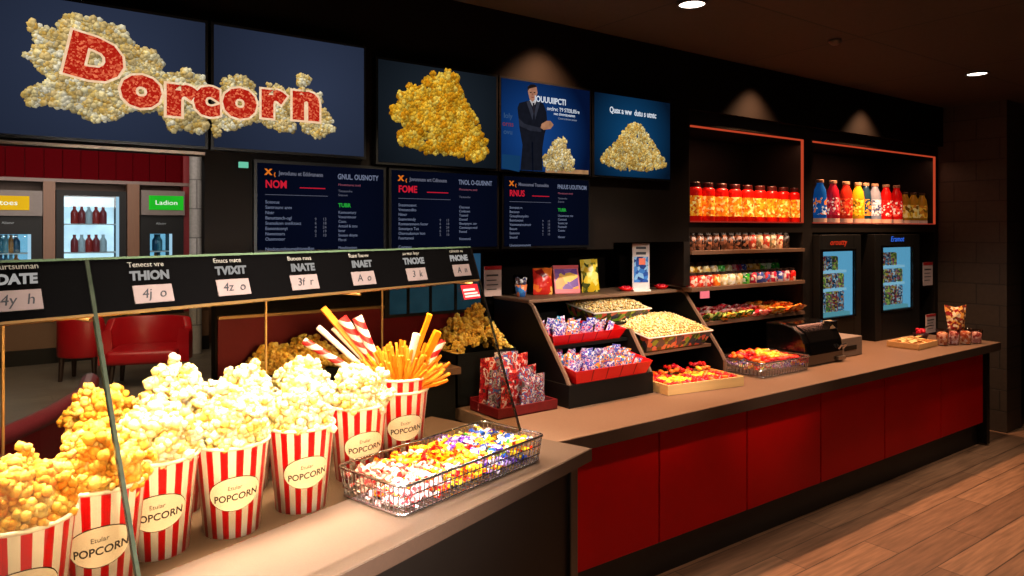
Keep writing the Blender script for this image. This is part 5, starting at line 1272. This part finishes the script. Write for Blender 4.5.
def area(name, loc, target, power, sx, sy, c=(1, .8, .6), spread=180):
    l = bpy.data.lights.new(name, 'AREA'); l.energy = power; l.shape = 'RECTANGLE'; l.size = sx; l.size_y = sy; l.color = c; l.spread = math.radians(spread)
    o = bpy.data.objects.new(name, l); col.objects.link(o); o.location = loc
    o.rotation_mode = 'QUATERNION'; o.rotation_quaternion = (Vector(target) - Vector(loc)).to_track_quat('-Z', 'Y'); return o
dl = [atz(692, 3, CE), atz(977, 73, CE)]
downlight(dl[0].x, dl[0].y, 'bright round downlight in the ceiling above the display stand')
downlight(dl[1].x, dl[1].y, 'bright round downlight in the ceiling near the block wall')
q = atz(835, 40, CE)
tag(MB().lathe([(.04, 0), (.04, -.012), (.02, -.03), (.005, -.032)], 20).build('smoke_detector', M('dim_detector', (90, 70, 60), .5), loc=(q.x, q.y, CE - .001), smooth=True), 'small round detector on the ceiling panel between the downlights', 'detector')
for d in dl: spot('downlight_beam', (d.x, d.y, CE - .03), (d.x, d.y, 0), 90, 110, .6)
for px in (540, 752, 862):
    u = atv(px, 100, VF).x; spot('wall_washer', (u, VF - .2, CE - .02), (u, VF - .16, 2.3), 330, 96, 1, (1, .52, .27), .03)
# added lights aimed at the popcorn and the basket
area('popcorn_fill_bar', toW(-1.30, .60, 2.35), toW(-1.30, .42, 1.2), 105, 2.0, .25, (1, .88, .70), 95).data.energy = 105  # added soft light brightening the popcorn, no fitting seen
area('bucket_key', (.45, -.5, 1.95), toW(-1.25, .42, 1.25), 40, .5, .4, (1, .93, .84), 40)  # added soft light behind the camera for the bucket fronts
spot('bucket_front_spot', toW(-1.15, -.62, 3.1), toW(-1.2, .5, 1.25), 60, 40, .8, (1, .85, .68), .08)
gq = GP(0, WB + .05, -.03); area('bucket_fill_bar', toW(-1.35, gq.y, gq.z), toW(-1.35, .42, 1.15), 26, 2.1, .03, (1, .88, .70))  # added strip hidden behind the price band to brighten popcorn and buckets
spot('ledge_spot', (1.7, 2.75, 2.75), (1.75, 3.6, 1.2), 95, 62, .8, (1, .8, .55), .05)
spot('basket_spot', toW(-.5, -.05, 2.7), toW(-.55, .2, 1.0), 62, 50, .6, (1, .86, .72), .05)
spot('stand_spot', (2.7, 1.3, 2.95), (3.0, 3.3, 1.25), 270, 40, .6, (1, .84, .68), .05)
spot('stand_spot_right', (3.8, 1.4, 2.95), (4.0, 3.2, 1.1), 230, 40, .6, (1, .84, .68), .05)
spot('stand_top_spot', (2.6, .7, 2.35), (3.2, 3.55, 1.6), 150, 26, .8, (1, .86, .7), .05)  # added to brighten the items on the stand top
spot('counter_spot', (5.2, 2.2, 3.05), (5.3, 3.0, .92), 70, 60, .6, (1, .78, .56), .05)
spot('counter_end_spot', (6.6, 2.0, 3.05), (6.7, 2.9, .95), 70, 40, .6, (1, .78, .56), .05)
spot('floor_spot', (4.6, .7, 3.05), (4.9, .9, 0), 66, 90, .7, (1, .74, .5), .08)
spot('floor_spot_far', (6.6, 1.0, 3.05), (6.6, 1.0, 0), 34, 90, .7, (1, .74, .5), .08)
spot('panel_spot', (2.55, 1.3, 2.9), (2.75, 2.7, .5), 85, 58, .9, (1, .72, .52), .08)
for a, b in ((SX0, SX1), (SX2, SX3)):
    area('shelf_led', ((a + b) / 2, VS + .03, 2.62), ((a + b) / 2, VS + .10, 1.98), 2.6, b - a - .1, .03, (1, .42, .25))
area('shelf_fill', (4.65, VS - .02, 1.88), (4.65, VS + .2, 1.5), 1.2, 1.2, .03, (1, .7, .5))
area('lobby_light', (1.0, 8.5, 3.3), (1.0, 11.0, 0), 230, 2.5, 3, (1, .88, .78))
area('lobby_wall_light', (1.0, 10.6, 3.3), (1.0, 12.9, 2.0), 32, 3, .3, (1, .86, .76))
area('lobby_near_light', (.6, 5.0, 3.3), (.4, 5.4, 0), 80, 1, 1, (1, .86, .76))
area('room_fill', (2.0, -1.2, 3.05), (3.5, 3.0, .8), 8, 2.5, 1.5, (1, .75, .55))
w = bpy.data.worlds.new('world'); scn.world = w; w.use_nodes = True
bg = w.node_tree.nodes['Background']; bg.inputs[0].default_value = (.9, .6, .42, 1); bg.inputs[1].default_value = .008
scn.view_settings.view_transform = 'Standard'; scn.view_settings.look = 'None'; scn.view_settings.exposure = 0
scn.cycles.use_denoising = True; scn.cycles.max_bounces = 8; scn.cycles.transparent_max_bounces = 12
scn.cycles.sample_clamp_indirect = 4.0
